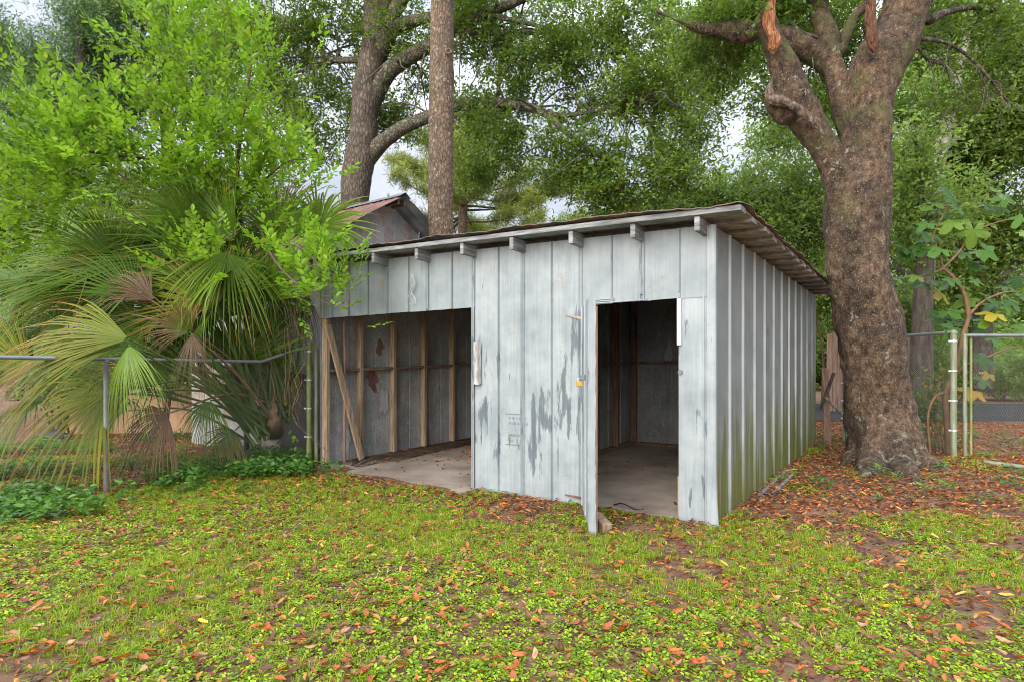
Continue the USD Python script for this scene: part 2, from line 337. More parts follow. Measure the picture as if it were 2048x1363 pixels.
noisy('fence_board', [(0.3, (0.16, 0.09, 0.065)), (0.5, (0.24, 0.15, 0.11)), (0.7, (0.33, 0.24, 0.19))], (8, 8, 0.6), 3, 5, 0.85, 0.3, 20, 0.01)
noisy('dark_gate', [(0.3, (0.015, 0.014, 0.013)), (0.7, (0.035, 0.03, 0.028))], (1, 1, 1), 9, 3, 0.5, 0.1, 30, 0.004)
noisy('grey_bark', [(0.3, (0.10, 0.09, 0.075)), (0.5, (0.22, 0.20, 0.175)), (0.75, (0.40, 0.39, 0.36))], (6, 6, 2), 2.0, 7, 0.9, 0.7, 6, 0.03)
noisy('dark_bark', [(0.3, (0.03, 0.024, 0.018)), (0.5, (0.07, 0.055, 0.042)), (0.75, (0.13, 0.11, 0.085))], (7, 7, 1.6), 2.0, 7, 0.9, 0.8, 6, 0.04)
noisy('twig', [(0.3, (0.07, 0.045, 0.03)), (0.7, (0.16, 0.11, 0.075))], (6, 6, 6), 3, 4, 0.8, 0.2, 20, 0.005)
noisy('fig_stem', [(0.3, (0.10, 0.055, 0.026)), (0.7, (0.22, 0.125, 0.06))], (6, 6, 3), 3, 4, 0.7, 0.3, 20, 0.006)
noisy('petiole', [(0.3, (0.06, 0.11, 0.025)), (0.7, (0.13, 0.19, 0.05))], (4, 4, 1), 3, 4, 0.45, 0.1, 20, 0.004)
noisy('dry_stem', [(0.3, (0.15, 0.09, 0.05)), (0.7, (0.30, 0.20, 0.12))], (6, 6, 1), 3, 4, 0.7, 0.3, 20, 0.006)
noisy('wire_metal', [(0.3, (0.35, 0.33, 0.3)), (0.7, (0.55, 0.53, 0.5))], (1, 1, 1), 9, 3, 0.4, 0.0, 30, 0.002, 0.4)
noisy('black_cable', [(0.3, (0.012, 0.012, 0.012)), (0.7, (0.025, 0.024, 0.023))], (1, 1, 1), 9, 3, 0.5, 0.0, 30, 0.002)
noisy('brass', [(0.3, (0.50, 0.33, 0.09)), (0.7, (0.66, 0.46, 0.16))], (1, 1, 1), 30, 3, 0.35, 0.05, 60, 0.002, 0.6)
noisy('hasp_metal', [(0.3, (0.10, 0.13, 0.13)), (0.7, (0.20, 0.25, 0.25))], (1, 1, 1), 30, 3, 0.45, 0.1, 60, 0.002, 0.4)
noisy('hinge_metal', [(0.3, (0.22, 0.18, 0.13)), (0.7, (0.36, 0.33, 0.28))], (1, 1, 1), 30, 3, 0.5, 0.1, 60, 0.002, 0.2)
noisy('ink', [(0.3, (0.10, 0.12, 0.14)), (0.5, (0.16, 0.18, 0.20)), (0.62, (0.34, 0.37, 0.40))], (1, 1, 1), 40, 4, 0.7, 0.0, 60, 0.002)
noisy('paper', [(0.3, (0.30, 0.31, 0.32)), (0.7, (0.45, 0.46, 0.48))], (1, 1, 1), 20, 4, 0.7, 0.1, 60, 0.002)
noisy('old_pipe', [(0.3, (0.08, 0.08, 0.08)), (0.5, (0.15, 0.155, 0.155)), (0.7, (0.24, 0.25, 0.25))], (2, 2, 2), 5, 5, 0.7)
noisy('mottled_tin', [(0.32, (0.16, 0.11, 0.08)), (0.48, (0.30, 0.30, 0.30)), (0.6, (0.46, 0.48, 0.50)), (0.75, (0.46, 0.50, 0.53))], (1, 1, 0.2), 22, 7, 0.6, 0.2, 50, 0.004, 0.1)


def tin(name, base, pale, worn, wear, rust, algae=0.0, dirt=0.0, metal=0.0, rough=0.5, spangle=0.0):
    """painted sheet metal: cloudy paint with vertical brush streaks, worn-through grey runs, rust freckles, algae rising from the ground"""
    nodes = {
        'g': ('geometry', {}), 'z': ('separate_xyz', {}),
        'm1': ('mapping', {'scale': (16, 16, 0.7)}), 'n1': ('noise_texture', {'scale': 2.0, 'detail': 7, 'roughness': 0.65}),
        'n0': ('noise_texture', {'scale': 3.2, 'detail': 8, 'roughness': 0.6}), 'a01': ('mix_float', {'fac': 0.62}),
        'r1': ('rgb_ramp', {'ramp': [(0.33, base), (0.60, pale)]}),
        # worn runs
        'm2': ('mapping', {'scale': (1.0, 1.0, 0.16), 'location': (3.1, 7.7, 0)}), 'n2': ('noise_texture', {'scale': 10, 'detail': 9, 'roughness': 0.62}),
        'm3': ('mapping', {'scale': (1, 1, 0.55)}), 'n3': ('noise_texture', {'scale': 2.6, 'detail': 3}), 'mul': ('math', {'math_type': 'multiply'}),
        'zb': ('rgb_ramp', {'ramp': [(0.0, (0.93,) * 3), (0.16, (0.93,) * 3), (0.30, (1.06,) * 3), (0.5, (1.10,) * 3), (0.62, (0.96,) * 3), (1, (0.86,) * 3)]}),
        'zs': ('math', {'math_type': 'multiply', 'value2': 1 / 2.8}), 'mul2': ('math', {'math_type': 'multiply'}),
        'wr': ('rgb_ramp', {'ramp': [(wear, (0, 0, 0)), (wear + 0.022, (0.8,) * 3), (wear + 0.1, (1, 1, 1))]}),
        'w': ('mix', {'color2': worn}),
        # rust freckles
        'n4': ('noise_texture', {'scale': 34, 'detail': 7, 'roughness': 0.7}), 'n5': ('noise_texture', {'scale': 3.3, 'detail': 3}), 'mr': ('math', {'math_type': 'multiply'}),
        'rr': ('rgb_ramp', {'ramp': [(rust - 0.03, (0, 0, 0)), (rust + 0.05, (0.7,) * 3)]}), 'ru': ('mix', {'color2': (0.30, 0.165, 0.06)}),
        # algae
        'm6': ('mapping', {'scale': (7, 7, 0.5)}), 'n6': ('noise_texture', {'scale': 1.2, 'detail': 5}), 'al': ('math', {'math_type': 'multiply_add', 'value2': 5.0, 'value3': -1.62}),
        'ya': ('map_range', {'from_min': 6.5, 'from_max': 10.5, 'to_min': 0, 'to_max': 0.75, 'clamp': True}), 'yb': ('math', {'math_type': 'add'}), 'as': ('math', {'math_type': 'subtract'}), 'am': ('math', {'math_type': 'multiply', 'value2': algae, 'use_clamp': True}), 'ag': ('mix', {'color2': (0.095, 0.105, 0.02)}),
        'n7': ('noise_texture', {'scale': 30, 'detail': 3}), 'b': ('bump', {'strength': 0.12, 'distance': 0.004}),
        'v': ('voronoi_texture', {'scale': 55}), 'vm': ('mix', {'mix_type': 'overlay', 'fac': spangle}),
        'p': ('principled_bsdf', {'roughness': rough, 'metallic': metal}),
    }
    L = [('g.position', 'z.vector'), ('g.position', 'm1.vector'), ('m1.vector', 'n1.vector'), ('g.position', 'n0.vector'), ('n1.fac', 'a01.a'), ('n0.fac', 'a01.b'), ('a01.result', 'r1.fac'),
         ('g.position', 'm2.vector'), ('m2.vector', 'n2.vector'), ('g.position', 'm3.vector'), ('m3.vector', 'n3.vector'), ('n2.fac', 'mul.value1'), ('n3.fac', 'mul.value2'),
         ('z.z', 'zs.value1'), ('zs.value', 'zb.fac'), ('zb.color', 'mul2.value2'), ('mul.value', 'mul2.value1'), ('mul2.value', 'wr.fac'), ('wr.color', 'w.fac'), ('r1.color', 'w.color1'),
         ('g.position', 'n4.vector'), ('g.position', 'n5.vector'), ('n4.fac', 'mr.value1'), ('n5.fac', 'mr.value2'), ('mr.value', 'rr.fac'), ('rr.color', 'ru.fac'), ('w.color', 'ru.color1'),
         ('g.position', 'm6.vector'), ('m6.vector', 'n6.vector'), ('n6.fac', 'al.value1'), ('z.y', 'ya.value'), ('al.value', 'yb.value1'), ('ya.result', 'yb.value2'), ('yb.value', 'as.value1'), ('z.z', 'as.value2'), ('as.value', 'am.value1'), ('am.value', 'ag.fac'), ('ru.color', 'ag.color1'),
         ('g.position', 'v.vector'), ('ag.color', 'vm.color1'), ('v.color', 'vm.color2'), ('vm.color', 'p.base_color'), ('g.position', 'n7.vector'), ('n7.fac', 'b.height'), ('b.normal', 'p.normal')]
    mat(name, nodes, L)


tin('tin_front', (0.175, 0.21, 0.235), (0.315, 0.35, 0.37), (0.085, 0.11, 0.13), 0.318, 0.40)
tin('tin_upper', (0.165, 0.20, 0.225), (0.27, 0.305, 0.325), (0.13, 0.16, 0.185), 0.40, 0.36)
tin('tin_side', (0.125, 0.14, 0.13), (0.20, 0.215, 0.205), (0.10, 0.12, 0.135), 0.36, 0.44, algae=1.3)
tin('tin_rib', (0.27, 0.295, 0.30), (0.39, 0.415, 0.42), (0.17, 0.19, 0.2), 0.40, 0.44, algae=0.8)
tin('tin_seam', (0.13, 0.16, 0.18), (0.24, 0.275, 0.30), (0.09, 0.115, 0.135), 0.30, 0.40)
tin('tin_inside', (0.22, 0.23, 0.24), (0.40, 0.41, 0.42), (0.54, 0.55, 0.56), 0.39, 0.36, metal=0.0, rough=0.55, spangle=0.3)  # inner sheets painted paler to make up for weak interior light
tin('tin_gable', (0.25, 0.255, 0.25), (0.40, 0.405, 0.40), (0.13, 0.12, 0.11), 0.40, 0.285)


def bark(name, dark, mid, pale, lich, lthr, vs, zs=0.35, bump=1.0):
    """cracked bark: plates stretched along the trunk, dark furrows, lichen flecks"""
    mat(name, {'g': ('geometry', {}), 'm': ('mapping', {'scale': (1, 1, zs)}), 'nd': ('noise_texture', {'scale': vs * 0.6, 'detail': 4}), 'md': ('mix_vector', {'fac': 0.045}),
               'v': ('voronoi_texture', {'scale': vs, 'feature': 'distance_to_edge'}), 'n': ('noise_texture', {'scale': vs * 1.6, 'detail': 8, 'roughness': 0.65}), 'nb': ('noise_texture', {'scale': 3.0, 'detail': 5}),
               'ad': ('mix_float', {'fac': 0.55}), 'vr': ('map_range', {'from_min': 0.0, 'from_max': 0.28, 'to_min': 0.2, 'to_max': 0.72, 'clamp': True}),
               'r': ('rgb_ramp', {'ramp': [(0.3, dark), (0.5, mid), (0.68, pale)]}), 'nr': ('rgb_ramp', {'ramp': [(0.35, (0.7,) * 3), (0.65, (1.2,) * 3)]}), 'mu': ('mix', {'mix_type': 'multiply', 'fac': 1.0}),
               'nl': ('noise_texture', {'scale': 13, 'detail': 8, 'roughness': 0.7}), 'lr': ('rgb_ramp', {'ramp': [(lthr, (0, 0, 0)), (lthr + 0.03, (0.75,) * 3)]}), 'li': ('mix', {'color2': lich}),
               'b': ('bump', {'strength': bump, 'distance': 0.03}), 'p': ('principled_bsdf', {'roughness': 0.92})},
        [('g.position', 'm.vector'), ('m.vector', 'nd.vector'), ('m.vector', 'md.a'), ('nd.color', 'md.b'), ('md.result', 'v.vector'), ('m.vector', 'n.vector'), ('g.position', 'nb.vector'), ('v.distance', 'vr.value'), ('vr.result', 'ad.a'), ('n.fac', 'ad.b'), ('ad.result', 'r.fac'),
         ('nb.fac', 'nr.fac'), ('r.color', 'mu.color1'), ('nr.color', 'mu.color2'), ('g.position', 'nl.vector'), ('nl.fac', 'lr.fac'), ('lr.color', 'li.fac'), ('mu.color', 'li.color1'), ('li.color', 'p.base_color'), ('ad.result', 'b.height'), ('b.normal', 'p.normal')])


bark('oak_bark', (0.035, 0.027, 0.02), (0.10, 0.075, 0.056), (0.18, 0.145, 0.115), (0.26, 0.27, 0.21), 0.62, 15)
bark('slim_bark', (0.05, 0.034, 0.022), (0.15, 0.10, 0.066), (0.24, 0.175, 0.125), (0.33, 0.34, 0.26), 0.585, 22, 0.4)
bark('limb_bark', (0.03, 0.025, 0.018), (0.085, 0.07, 0.05), (0.15, 0.135, 0.10), (0.22, 0.25, 0.17), 0.56, 14, 0.8)


def big_bark():
    """scaly bark with pale freckles, lichen patches low down and moss on the upper limbs"""
    mat('big_bark', {
        'g': ('geometry', {}), 'z': ('separate_xyz', {}),
        'm': ('mapping', {'scale': (1, 1, 0.7)}), 'v': ('voronoi_texture', {'scale': 34}), 'n': ('noise_texture', {'scale': 13, 'detail': 9, 'roughness': 0.72}), 'nb': ('noise_texture', {'scale': 2.2, 'detail': 6}),
        'r': ('rgb_ramp', {'ramp': [(0.34, (0.016, 0.009, 0.005)), (0.46, (0.066, 0.040, 0.023)), (0.57, (0.135, 0.087, 0.053)), (0.70, (0.24, 0.18, 0.125))]}),
        'n2': ('noise_texture', {'scale': 55, 'detail': 3}), 'r2': ('rgb_ramp', {'ramp': [(0.615, (0, 0, 0)), (0.69, (0.7,) * 3)]}), 'sp': ('mix', {'color2': (0.34, 0.30, 0.24)}),
        'n3': ('noise_texture', {'scale': 7, 'detail': 9, 'roughness': 0.7}), 'r3': ('rgb_ramp', {'ramp': [(0.615, (0, 0, 0)), (0.645, (0.7,) * 3)]}), 'li': ('mix', {'color2': (0.27, 0.30, 0.215)}),
        'zl': ('map_range', {'from_min': 0.1, 'from_max': 1.0, 'to_min': 0.075, 'to_max': 0.0, 'clamp': True}), 'n3a': ('math', {'math_type': 'add'}),
        'mz': ('map_range', {'from_min': 2.6, 'from_max': 5.0, 'to_min': 0, 'to_max': 1, 'clamp': True}), 'n4': ('noise_texture', {'scale': 2.4, 'detail': 6}), 'r4': ('rgb_ramp', {'ramp': [(0.5, (0, 0, 0)), (0.64, (0.75,) * 3)]}),
        'mm': ('math', {'math_type': 'multiply'}), 'mo': ('mix', {'color2': (0.075, 0.085, 0.022)}),
        'dv': ('mix', {'mix_type': 'multiply', 'fac': 0.75}), 'dr': ('rgb_ramp', {'ramp': [(0.38, (0.45, 0.42, 0.40)), (0.62, (1.25, 1.2, 1.15))]}),
        'hv': ('math', {'math_type': 'multiply_add', 'value2': -0.2}), 'b': ('bump', {'strength': 1.0, 'distance': 0.06}), 'p': ('principled_bsdf', {'roughness': 0.9})},
        [('g.position', 'z.vector'), ('g.position', 'm.vector'), ('m.vector', 'v.vector'), ('m.vector', 'n.vector'), ('n.fac', 'r.fac'), ('g.position', 'nb.vector'), ('nb.fac', 'dr.fac'), ('r.color', 'dv.color1'), ('dr.color', 'dv.color2'),
         ('g.position', 'n2.vector'), ('n2.fac', 'r2.fac'), ('r2.color', 'sp.fac'), ('dv.color', 'sp.color1'),
         ('g.position', 'n3.vector'), ('z.z', 'zl.value'), ('n3.fac', 'n3a.value1'), ('zl.result', 'n3a.value2'), ('n3a.value', 'r3.fac'), ('r3.color', 'li.fac'), ('sp.color', 'li.color1'),
         ('z.z', 'mz.value'), ('g.position', 'n4.vector'), ('n4.fac', 'r4.fac'), ('r4.color', 'mm.value1'), ('mz.result', 'mm.value2'), ('mm.value', 'mo.fac'), ('li.color', 'mo.color1'), ('mo.color', 'p.base_color'),
         ('v.distance', 'hv.value1'), ('n.fac', 'hv.value3'), ('hv.value', 'b.height'), ('b.normal', 'p.normal')])


big_bark()
mat('soil', {
    'g': ('geometry', {}), 'n': ('noise_texture', {'scale': 2.2, 'detail': 8, 'roughness': 0.65}),
    'r': ('rgb_ramp', {'ramp': [(0.3, (0.05, 0.028, 0.014)), (0.5, (0.11, 0.064, 0.033)), (0.62, (0.175, 0.115, 0.068)), (0.72, (0.28, 0.22, 0.155))]}),
    'v': ('voronoi_texture', {'scale': 21}), 'vr': ('rgb_ramp', {'ramp': [(0.0, (0.06, 0.03, 0.018)), (0.4, (0.16, 0.06, 0.028)), (0.65, (0.26, 0.095, 0.035)), (0.85, (0.22, 0.14, 0.08)), (1, (0.12, 0.13, 0.03))]}),
    'sv': ('separate_xyz', {}), 'n2': ('noise_texture', {'scale': 0.8, 'detail': 4}), 'r2': ('rgb_ramp', {'ramp': [(0.36, (0.15,) * 3), (0.6, (0.75,) * 3)]}), 'mx': ('mix', {}),
    'n3': ('noise_texture', {'scale': 40, 'detail': 5}), 'b': ('bump', {'strength': 0.7, 'distance': 0.03}), 'p': ('principled_bsdf', {'roughness': 0.95})},
    [('g.position', 'n.vector'), ('n.fac', 'r.fac'), ('g.position', 'v.vector'), ('v.color', 'sv.vector'), ('sv.x', 'vr.fac'), ('g.position', 'n2.vector'), ('n2.fac', 'r2.fac'), ('r2.color', 'mx.fac'), ('r.color', 'mx.color1'), ('vr.color', 'mx.color2'), ('mx.color', 'p.base_color'),
     ('g.position', 'n3.vector'), ('n3.fac', 'b.height'), ('b.normal', 'p.normal')])

# ------------------------------------------------------------ ground, road
xs = np.unique(np.concatenate([np.linspace(-160, -12, 14), np.arange(-12, 12.01, 0.1), np.linspace(12, 160, 14)]))
ys = np.unique(np.concatenate([np.linspace(-25, 1.5, 8), np.arange(1.5, 13.01, 0.1), np.linspace(13, 220, 24)]))
GX, GY = np.meshgrid(xs, ys)
V = np.stack([GX, GY, gz(GX, GY)], -1).reshape(-1, 3)
nx = len(xs); i, j = np.meshgrid(np.arange(nx - 1), np.arange(len(ys) - 1)); a = (j * nx + i).ravel()
obj('ground', (V, np.vstack([np.stack([a, a + 1, a + nx + 1], 1), np.stack([a, a + nx + 1, a + nx], 1)])), 'soil', smooth=True, kind='structure')
r0, r1 = gp(2000, 842)[1], gp(2000, 808)[1]
rd = 0.26 + 0.004
xr = np.linspace(4.5, 90, 40)
road = np.vstack([np.stack([xr, r0 + 0.02 * xr - 0.2, np.full(40, rd)], 1), np.stack([xr, r1 - 0.015 * xr + 0.2, np.full(40, rd)], 1), np.stack([xr, r0 + 0.02 * xr - 0.2, np.full(40, rd - 0.12)], 1), np.stack([xr, r1 - 0.015 * xr + 0.2, np.full(40, rd - 0.12)], 1)])
fr = []
for k in range(39):
    fr += [(k, k + 1, 41 + k), (k, 41 + k, 40 + k), (80 + k, 81 + k, k + 1), (80 + k, k + 1, k), (40 + k, 41 + k, 121 + k), (40 + k, 121 + k, 120 + k)]
obj('road', (road, np.array(fr)), 'asphalt', kind='structure')

# ------------------------------------------------------------ the tin shed
SL, DEPTH, ZT = 5.47, 6.0, 2.66                        # left wall, depth, top of the walls
shed = thing('tin_shed', 'long pale blue-grey sheet metal shed with an open bay and an open doorway', 'shed', (C0[0], C0[1], 0), -TH)


def floor_z(s, t):
    return 0.026 * max(t, 0) + 0.010 * max(s, 0) + 0.008


def sheet(a0, a1, z0, z1, place, seed, rib=0.016, ribs=(), wav=0.004, na=10, nz=12, ragged=0.008, th=0.0016):
    """one pressed metal sheet, a along the wall, its own seam ribs, slightly buckled; place(a, out, z) -> xyz. z0 may be a function of a"""
    cut = {a0, a1}
    prof = [(a0, 0.0)]
    for r in ribs:
        prof += [(r - rib * 0.9, 0), (r - rib * 0.45, rib * 0.9), (r + rib * 0.45, rib * 0.9), (r + rib * 0.9, 0)]
    prof += [(a, 0.0) for a in np.linspace(a0, a1, na)[1:-1] if all(abs(a - r) > rib * 1.6 for r in ribs)] + [(a1, 0.0)]
    prof = sorted(prof)
    A = np.array([p[0] for p in prof]); O = np.array([p[1] for p in prof])
    lo = np.array([z0(x) if callable(z0) else z0 for x in A]) + (meshkit.noise(np.stack([A * 6, A * 0 + seed, A * 0], 1), 3) - 0.5) * 2 * ragged
    u = np.linspace(0, 1, nz)[:, None]
    Z = lo[None] * (1 - u) + z1 * u
    AA = np.broadcast_to(A, Z.shape)
    OO = O[None] + (meshkit.fbm(np.stack([AA * 2.2, Z * 1.3, np.full(Z.shape, seed * 3.7)], -1), 2, 5) - 0.5) * 2 * wav
    n = len(A)
    Vo = np.stack([np.stack(place(AA, OO, Z), -1).reshape(-1, 3), np.stack(place(AA, OO - th, Z), -1).reshape(-1, 3)])
    Fs = []
    N = n * nz
    for jz in range(nz - 1):
        for ia in range(n - 1):
            q = jz * n + ia
            Fs += [(q, q + 1, q + n + 1), (q, q + n + 1, q + n), (N + q, N + q + n + 1, N + q + 1), (N + q, N + q + n, N + q + n + 1)]
    for ia in range(n - 1):
        q, w = ia, (nz - 1) * n + ia
        Fs += [(q, N + q + 1, q + 1), (q, N + q, N + q + 1), (w, w + 1, N + w + 1), (w, N + w + 1, N + w)]
    for jz in range(nz - 1):
        q, w = jz * n, jz * n + n - 1
        Fs += [(q, q + n, N + q + n), (q, N + q + n, N + q), (w, N + w + n, w + n), (w, N + w, N + w + n)]
    m = trimesh.Trimesh(Vo.reshape(-1, 3), np.array(Fs), process=False)
    m.fix_normals()
    return np.array(m.vertices), np.array(m.faces)


front = lambda a, o, z: (-a, -o, z)
side = lambda a, o, z: (o, a, z)
leftw = lambda a, o, z: (-SL - o, a, z)
backw = lambda a, o, z: (-a, DEPTH + o, z)
# front: columns of the seams in the photograph
S = [sf(p) for p in (1436, 1362.5, 1291, 1226.8, 1167, 1106.4, 1051, 1000, 952, 906.5, 860, 820, 779, 739, 702, 668, 645)]
S[0], S[-1] = 0.0, SL
HEAD, DOORTOP = 2.10, 2.03
for k in range(16):
    a0, a1 = S[k], S[k + 1]
    mt, z0 = 'tin_front', lambda a: 0.010 * a - 0.015
    if k >= 8: mt, z0 = 'tin_upper', HEAD + 0.002 * (k - 8)
    elif k < 4: mt, z0 = 'tin_upper', DOORTOP
    wide = k % 2 == 0
    ribs = ([a0 + 0.016] if k else []) + ([a0 + 0.055] if wide and k else [])
    obj('wall_panel', sheet(a0 + 0.001, a1 + 0.02, z0, ZT, front, k, 0.014 if k < 8 else 0.010, ribs, 0.005, 8, 14, 0.012 if 4 <= k < 8 else 0.004), mt, shed, 35)
for k in range(1, 16):
    zt_ = ZT - 0.002; zb_ = (HEAD + 0.01) if k > 8 else (DOORTOP + 0.06 if k < 4 else 0.010 * S[k] + 0.004)
    w_ = 0.021 if k % 2 == 0 else 0.008
    c_ = S[k] + (0.036 if k % 2 == 0 else 0.016)
    obj('seam_strip', sheet(c_ - w_, c_ + w_, zb_, zt_, lambda a, o, z: (-a, -o - 0.016, z), 300 + k, 0.006, (c_,), 0.002, 4, 12, 0.004), 'tin_seam', shed, 30)
DR, DL = sf(1357), sf(1178)                            # door opening
obj('wall_panel', sheet(0.012, DR, lambda a: -0.02, DOORTOP + 0.012, lambda a, o, z: (-a, -o + 0.006, z), 31, 0.012, (0.085, 0.05), 0.006, 8, 12, 0.01), 'tin_front', shed, 35)
# thin lap strips over the doorway
for q in range(3):
    obj('lap_strip', bx(-S[2] + 0.02 - 0.34 * (q > 0), -DL + 0.02, -0.012 - 0.004 * q, -0.004, DOORTOP + 0.004 + 0.017 * q, DOORTOP + 0.016 + 0.017 * q, 0.002), 'tin_front', shed)
# right side
for k in range(12):
    t0, t1 = k * 0.5, (k + 1) * 0.5
    w = sheet(t0 + 0.012, t1 - 0.012 if k < 11 else t1, lambda a: 0.026 * a - 0.03, ZT, side, 50 + k, 0.01, (), 0.004, 6, 12, 0.01)
    p = obj('wall_panel', w, 'tin_side', shed, 35)
    if k:
        obj('seam_rib', sheet(t0 - 0.024, t0 + 0.024, lambda a: 0.026 * a - 0.02, ZT, lambda a, o, z: (o + 0.003, a, z), 80 + k, 0.021, (t0,), 0.0015, 4, 12, 0.012), 'tin_rib', shed, 35)
# corner flashing, its foot curled away from the wall
zz = np.linspace(-0.03, ZT, 14); curl = np.clip((0.55 - zz) / 0.55, 0, 1) ** 2 * 0.035
vf, ff = [], []
for z, c in zip(zz, curl):
    vf += [(-0.05, -0.022 - c * 0.3, z), (0.0 + c, -0.022 - c, z), (0.022 + c, -0.004 - c * 0.7, z), (0.020 + c * 0.6, 0.045 - c, z)]
for r in range(13):
    for c in range(3):
        q = r * 4 + c; ff += [(q, q + 1, q + 5), (q, q + 5, q + 4)]
obj('corner_flashing', (np.array(vf), np.array(ff)), 'tin_front', shed, 40)
# left wall, back wall, inner walls: seen from inside
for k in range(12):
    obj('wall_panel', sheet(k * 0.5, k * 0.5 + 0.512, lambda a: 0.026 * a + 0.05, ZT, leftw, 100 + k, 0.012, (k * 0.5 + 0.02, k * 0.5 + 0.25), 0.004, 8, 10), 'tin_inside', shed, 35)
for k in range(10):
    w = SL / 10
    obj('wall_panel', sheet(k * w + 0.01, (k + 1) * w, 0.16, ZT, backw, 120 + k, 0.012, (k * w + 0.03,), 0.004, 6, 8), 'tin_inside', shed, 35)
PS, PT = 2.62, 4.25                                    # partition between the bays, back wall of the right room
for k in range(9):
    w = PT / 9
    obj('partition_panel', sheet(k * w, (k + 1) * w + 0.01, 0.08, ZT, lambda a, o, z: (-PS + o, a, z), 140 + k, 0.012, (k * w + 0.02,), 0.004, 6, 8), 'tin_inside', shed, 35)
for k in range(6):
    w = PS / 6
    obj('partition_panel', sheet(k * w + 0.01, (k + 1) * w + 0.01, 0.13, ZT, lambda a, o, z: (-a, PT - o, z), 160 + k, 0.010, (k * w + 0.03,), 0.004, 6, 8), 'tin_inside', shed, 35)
# framing of the open bay
ST = [0.05, 0.66, 1.34, 2.04, 2.78, 3.5, 4.2, 4.9, 5.6]
for k, t in enumerate(ST):
    obj('stud', bx(-SL + 0.008, -SL + 0.105, t - 0.03, t + 0.03, floor_z(SL, t), 2.58), 'wood_upright', shed)
    if k:
        p = ST[k - 1]; zg = 1.38 + 0.037 * p; zh = 1.38 + 0.037 * (t - 0.05)
        obj('girt', beam((-SL + 0.055, p + 0.032, zg), (-SL + 0.055, t - 0.032, zh), 0.09, 0.042), 'wood_level', shed)
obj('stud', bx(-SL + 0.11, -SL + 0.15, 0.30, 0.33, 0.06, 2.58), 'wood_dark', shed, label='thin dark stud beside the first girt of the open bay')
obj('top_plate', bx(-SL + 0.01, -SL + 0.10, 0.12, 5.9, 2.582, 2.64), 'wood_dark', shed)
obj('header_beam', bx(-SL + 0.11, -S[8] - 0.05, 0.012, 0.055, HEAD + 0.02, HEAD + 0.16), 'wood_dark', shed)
obj('jamb_post', bx(-S[8] - 0.045, -S[8] + 0.05, 0.012, 0.10, 0.05, 2.6), 'wood_upright', shed)
# framing of the right room
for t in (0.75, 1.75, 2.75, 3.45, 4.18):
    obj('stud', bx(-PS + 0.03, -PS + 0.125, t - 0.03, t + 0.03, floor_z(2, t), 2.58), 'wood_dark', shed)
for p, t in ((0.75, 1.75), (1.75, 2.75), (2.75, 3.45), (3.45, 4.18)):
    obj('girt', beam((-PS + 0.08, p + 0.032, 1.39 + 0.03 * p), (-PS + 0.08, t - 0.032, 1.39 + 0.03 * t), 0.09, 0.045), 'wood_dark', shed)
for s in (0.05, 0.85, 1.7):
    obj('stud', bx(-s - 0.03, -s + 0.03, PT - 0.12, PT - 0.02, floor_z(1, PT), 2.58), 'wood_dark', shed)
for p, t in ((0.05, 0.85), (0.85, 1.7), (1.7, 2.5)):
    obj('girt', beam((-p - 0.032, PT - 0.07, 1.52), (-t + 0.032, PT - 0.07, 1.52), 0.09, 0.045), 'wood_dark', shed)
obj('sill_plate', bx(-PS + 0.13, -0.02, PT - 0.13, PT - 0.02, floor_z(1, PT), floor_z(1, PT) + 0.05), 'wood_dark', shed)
obj('sill_plate', beam((-PS + 0.08, 0.3, floor_z(2.6, 0.3) + 0.03), (-PS + 0.08, PT - 0.15, floor_z(2.6, PT) + 0.03), 0.10, 0.05), 'wood_dark', shed)
obj('door_jamb', bx(-DR - 0.012, -DR + 0.03, -0.016, 0.05, 1.60, DOORTOP), 'white_trim', shed, label='short white strip at the top of the right door jamb')
obj('door_jamb', bx(-DR - 0.014, -DR + 0.03, 0.012, 0.07, 0.02, 0.40), 'wood_upright', shed)
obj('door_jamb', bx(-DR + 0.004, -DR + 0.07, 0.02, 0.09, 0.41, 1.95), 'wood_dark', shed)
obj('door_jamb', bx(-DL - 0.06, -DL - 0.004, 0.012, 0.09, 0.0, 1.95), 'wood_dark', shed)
obj('door_head', bx(-DL - 0.06, -DR + 0.07, 0.012, 0.06, DOORTOP + 0.01, DOORTOP + 0.10), 'wood_dark', shed)
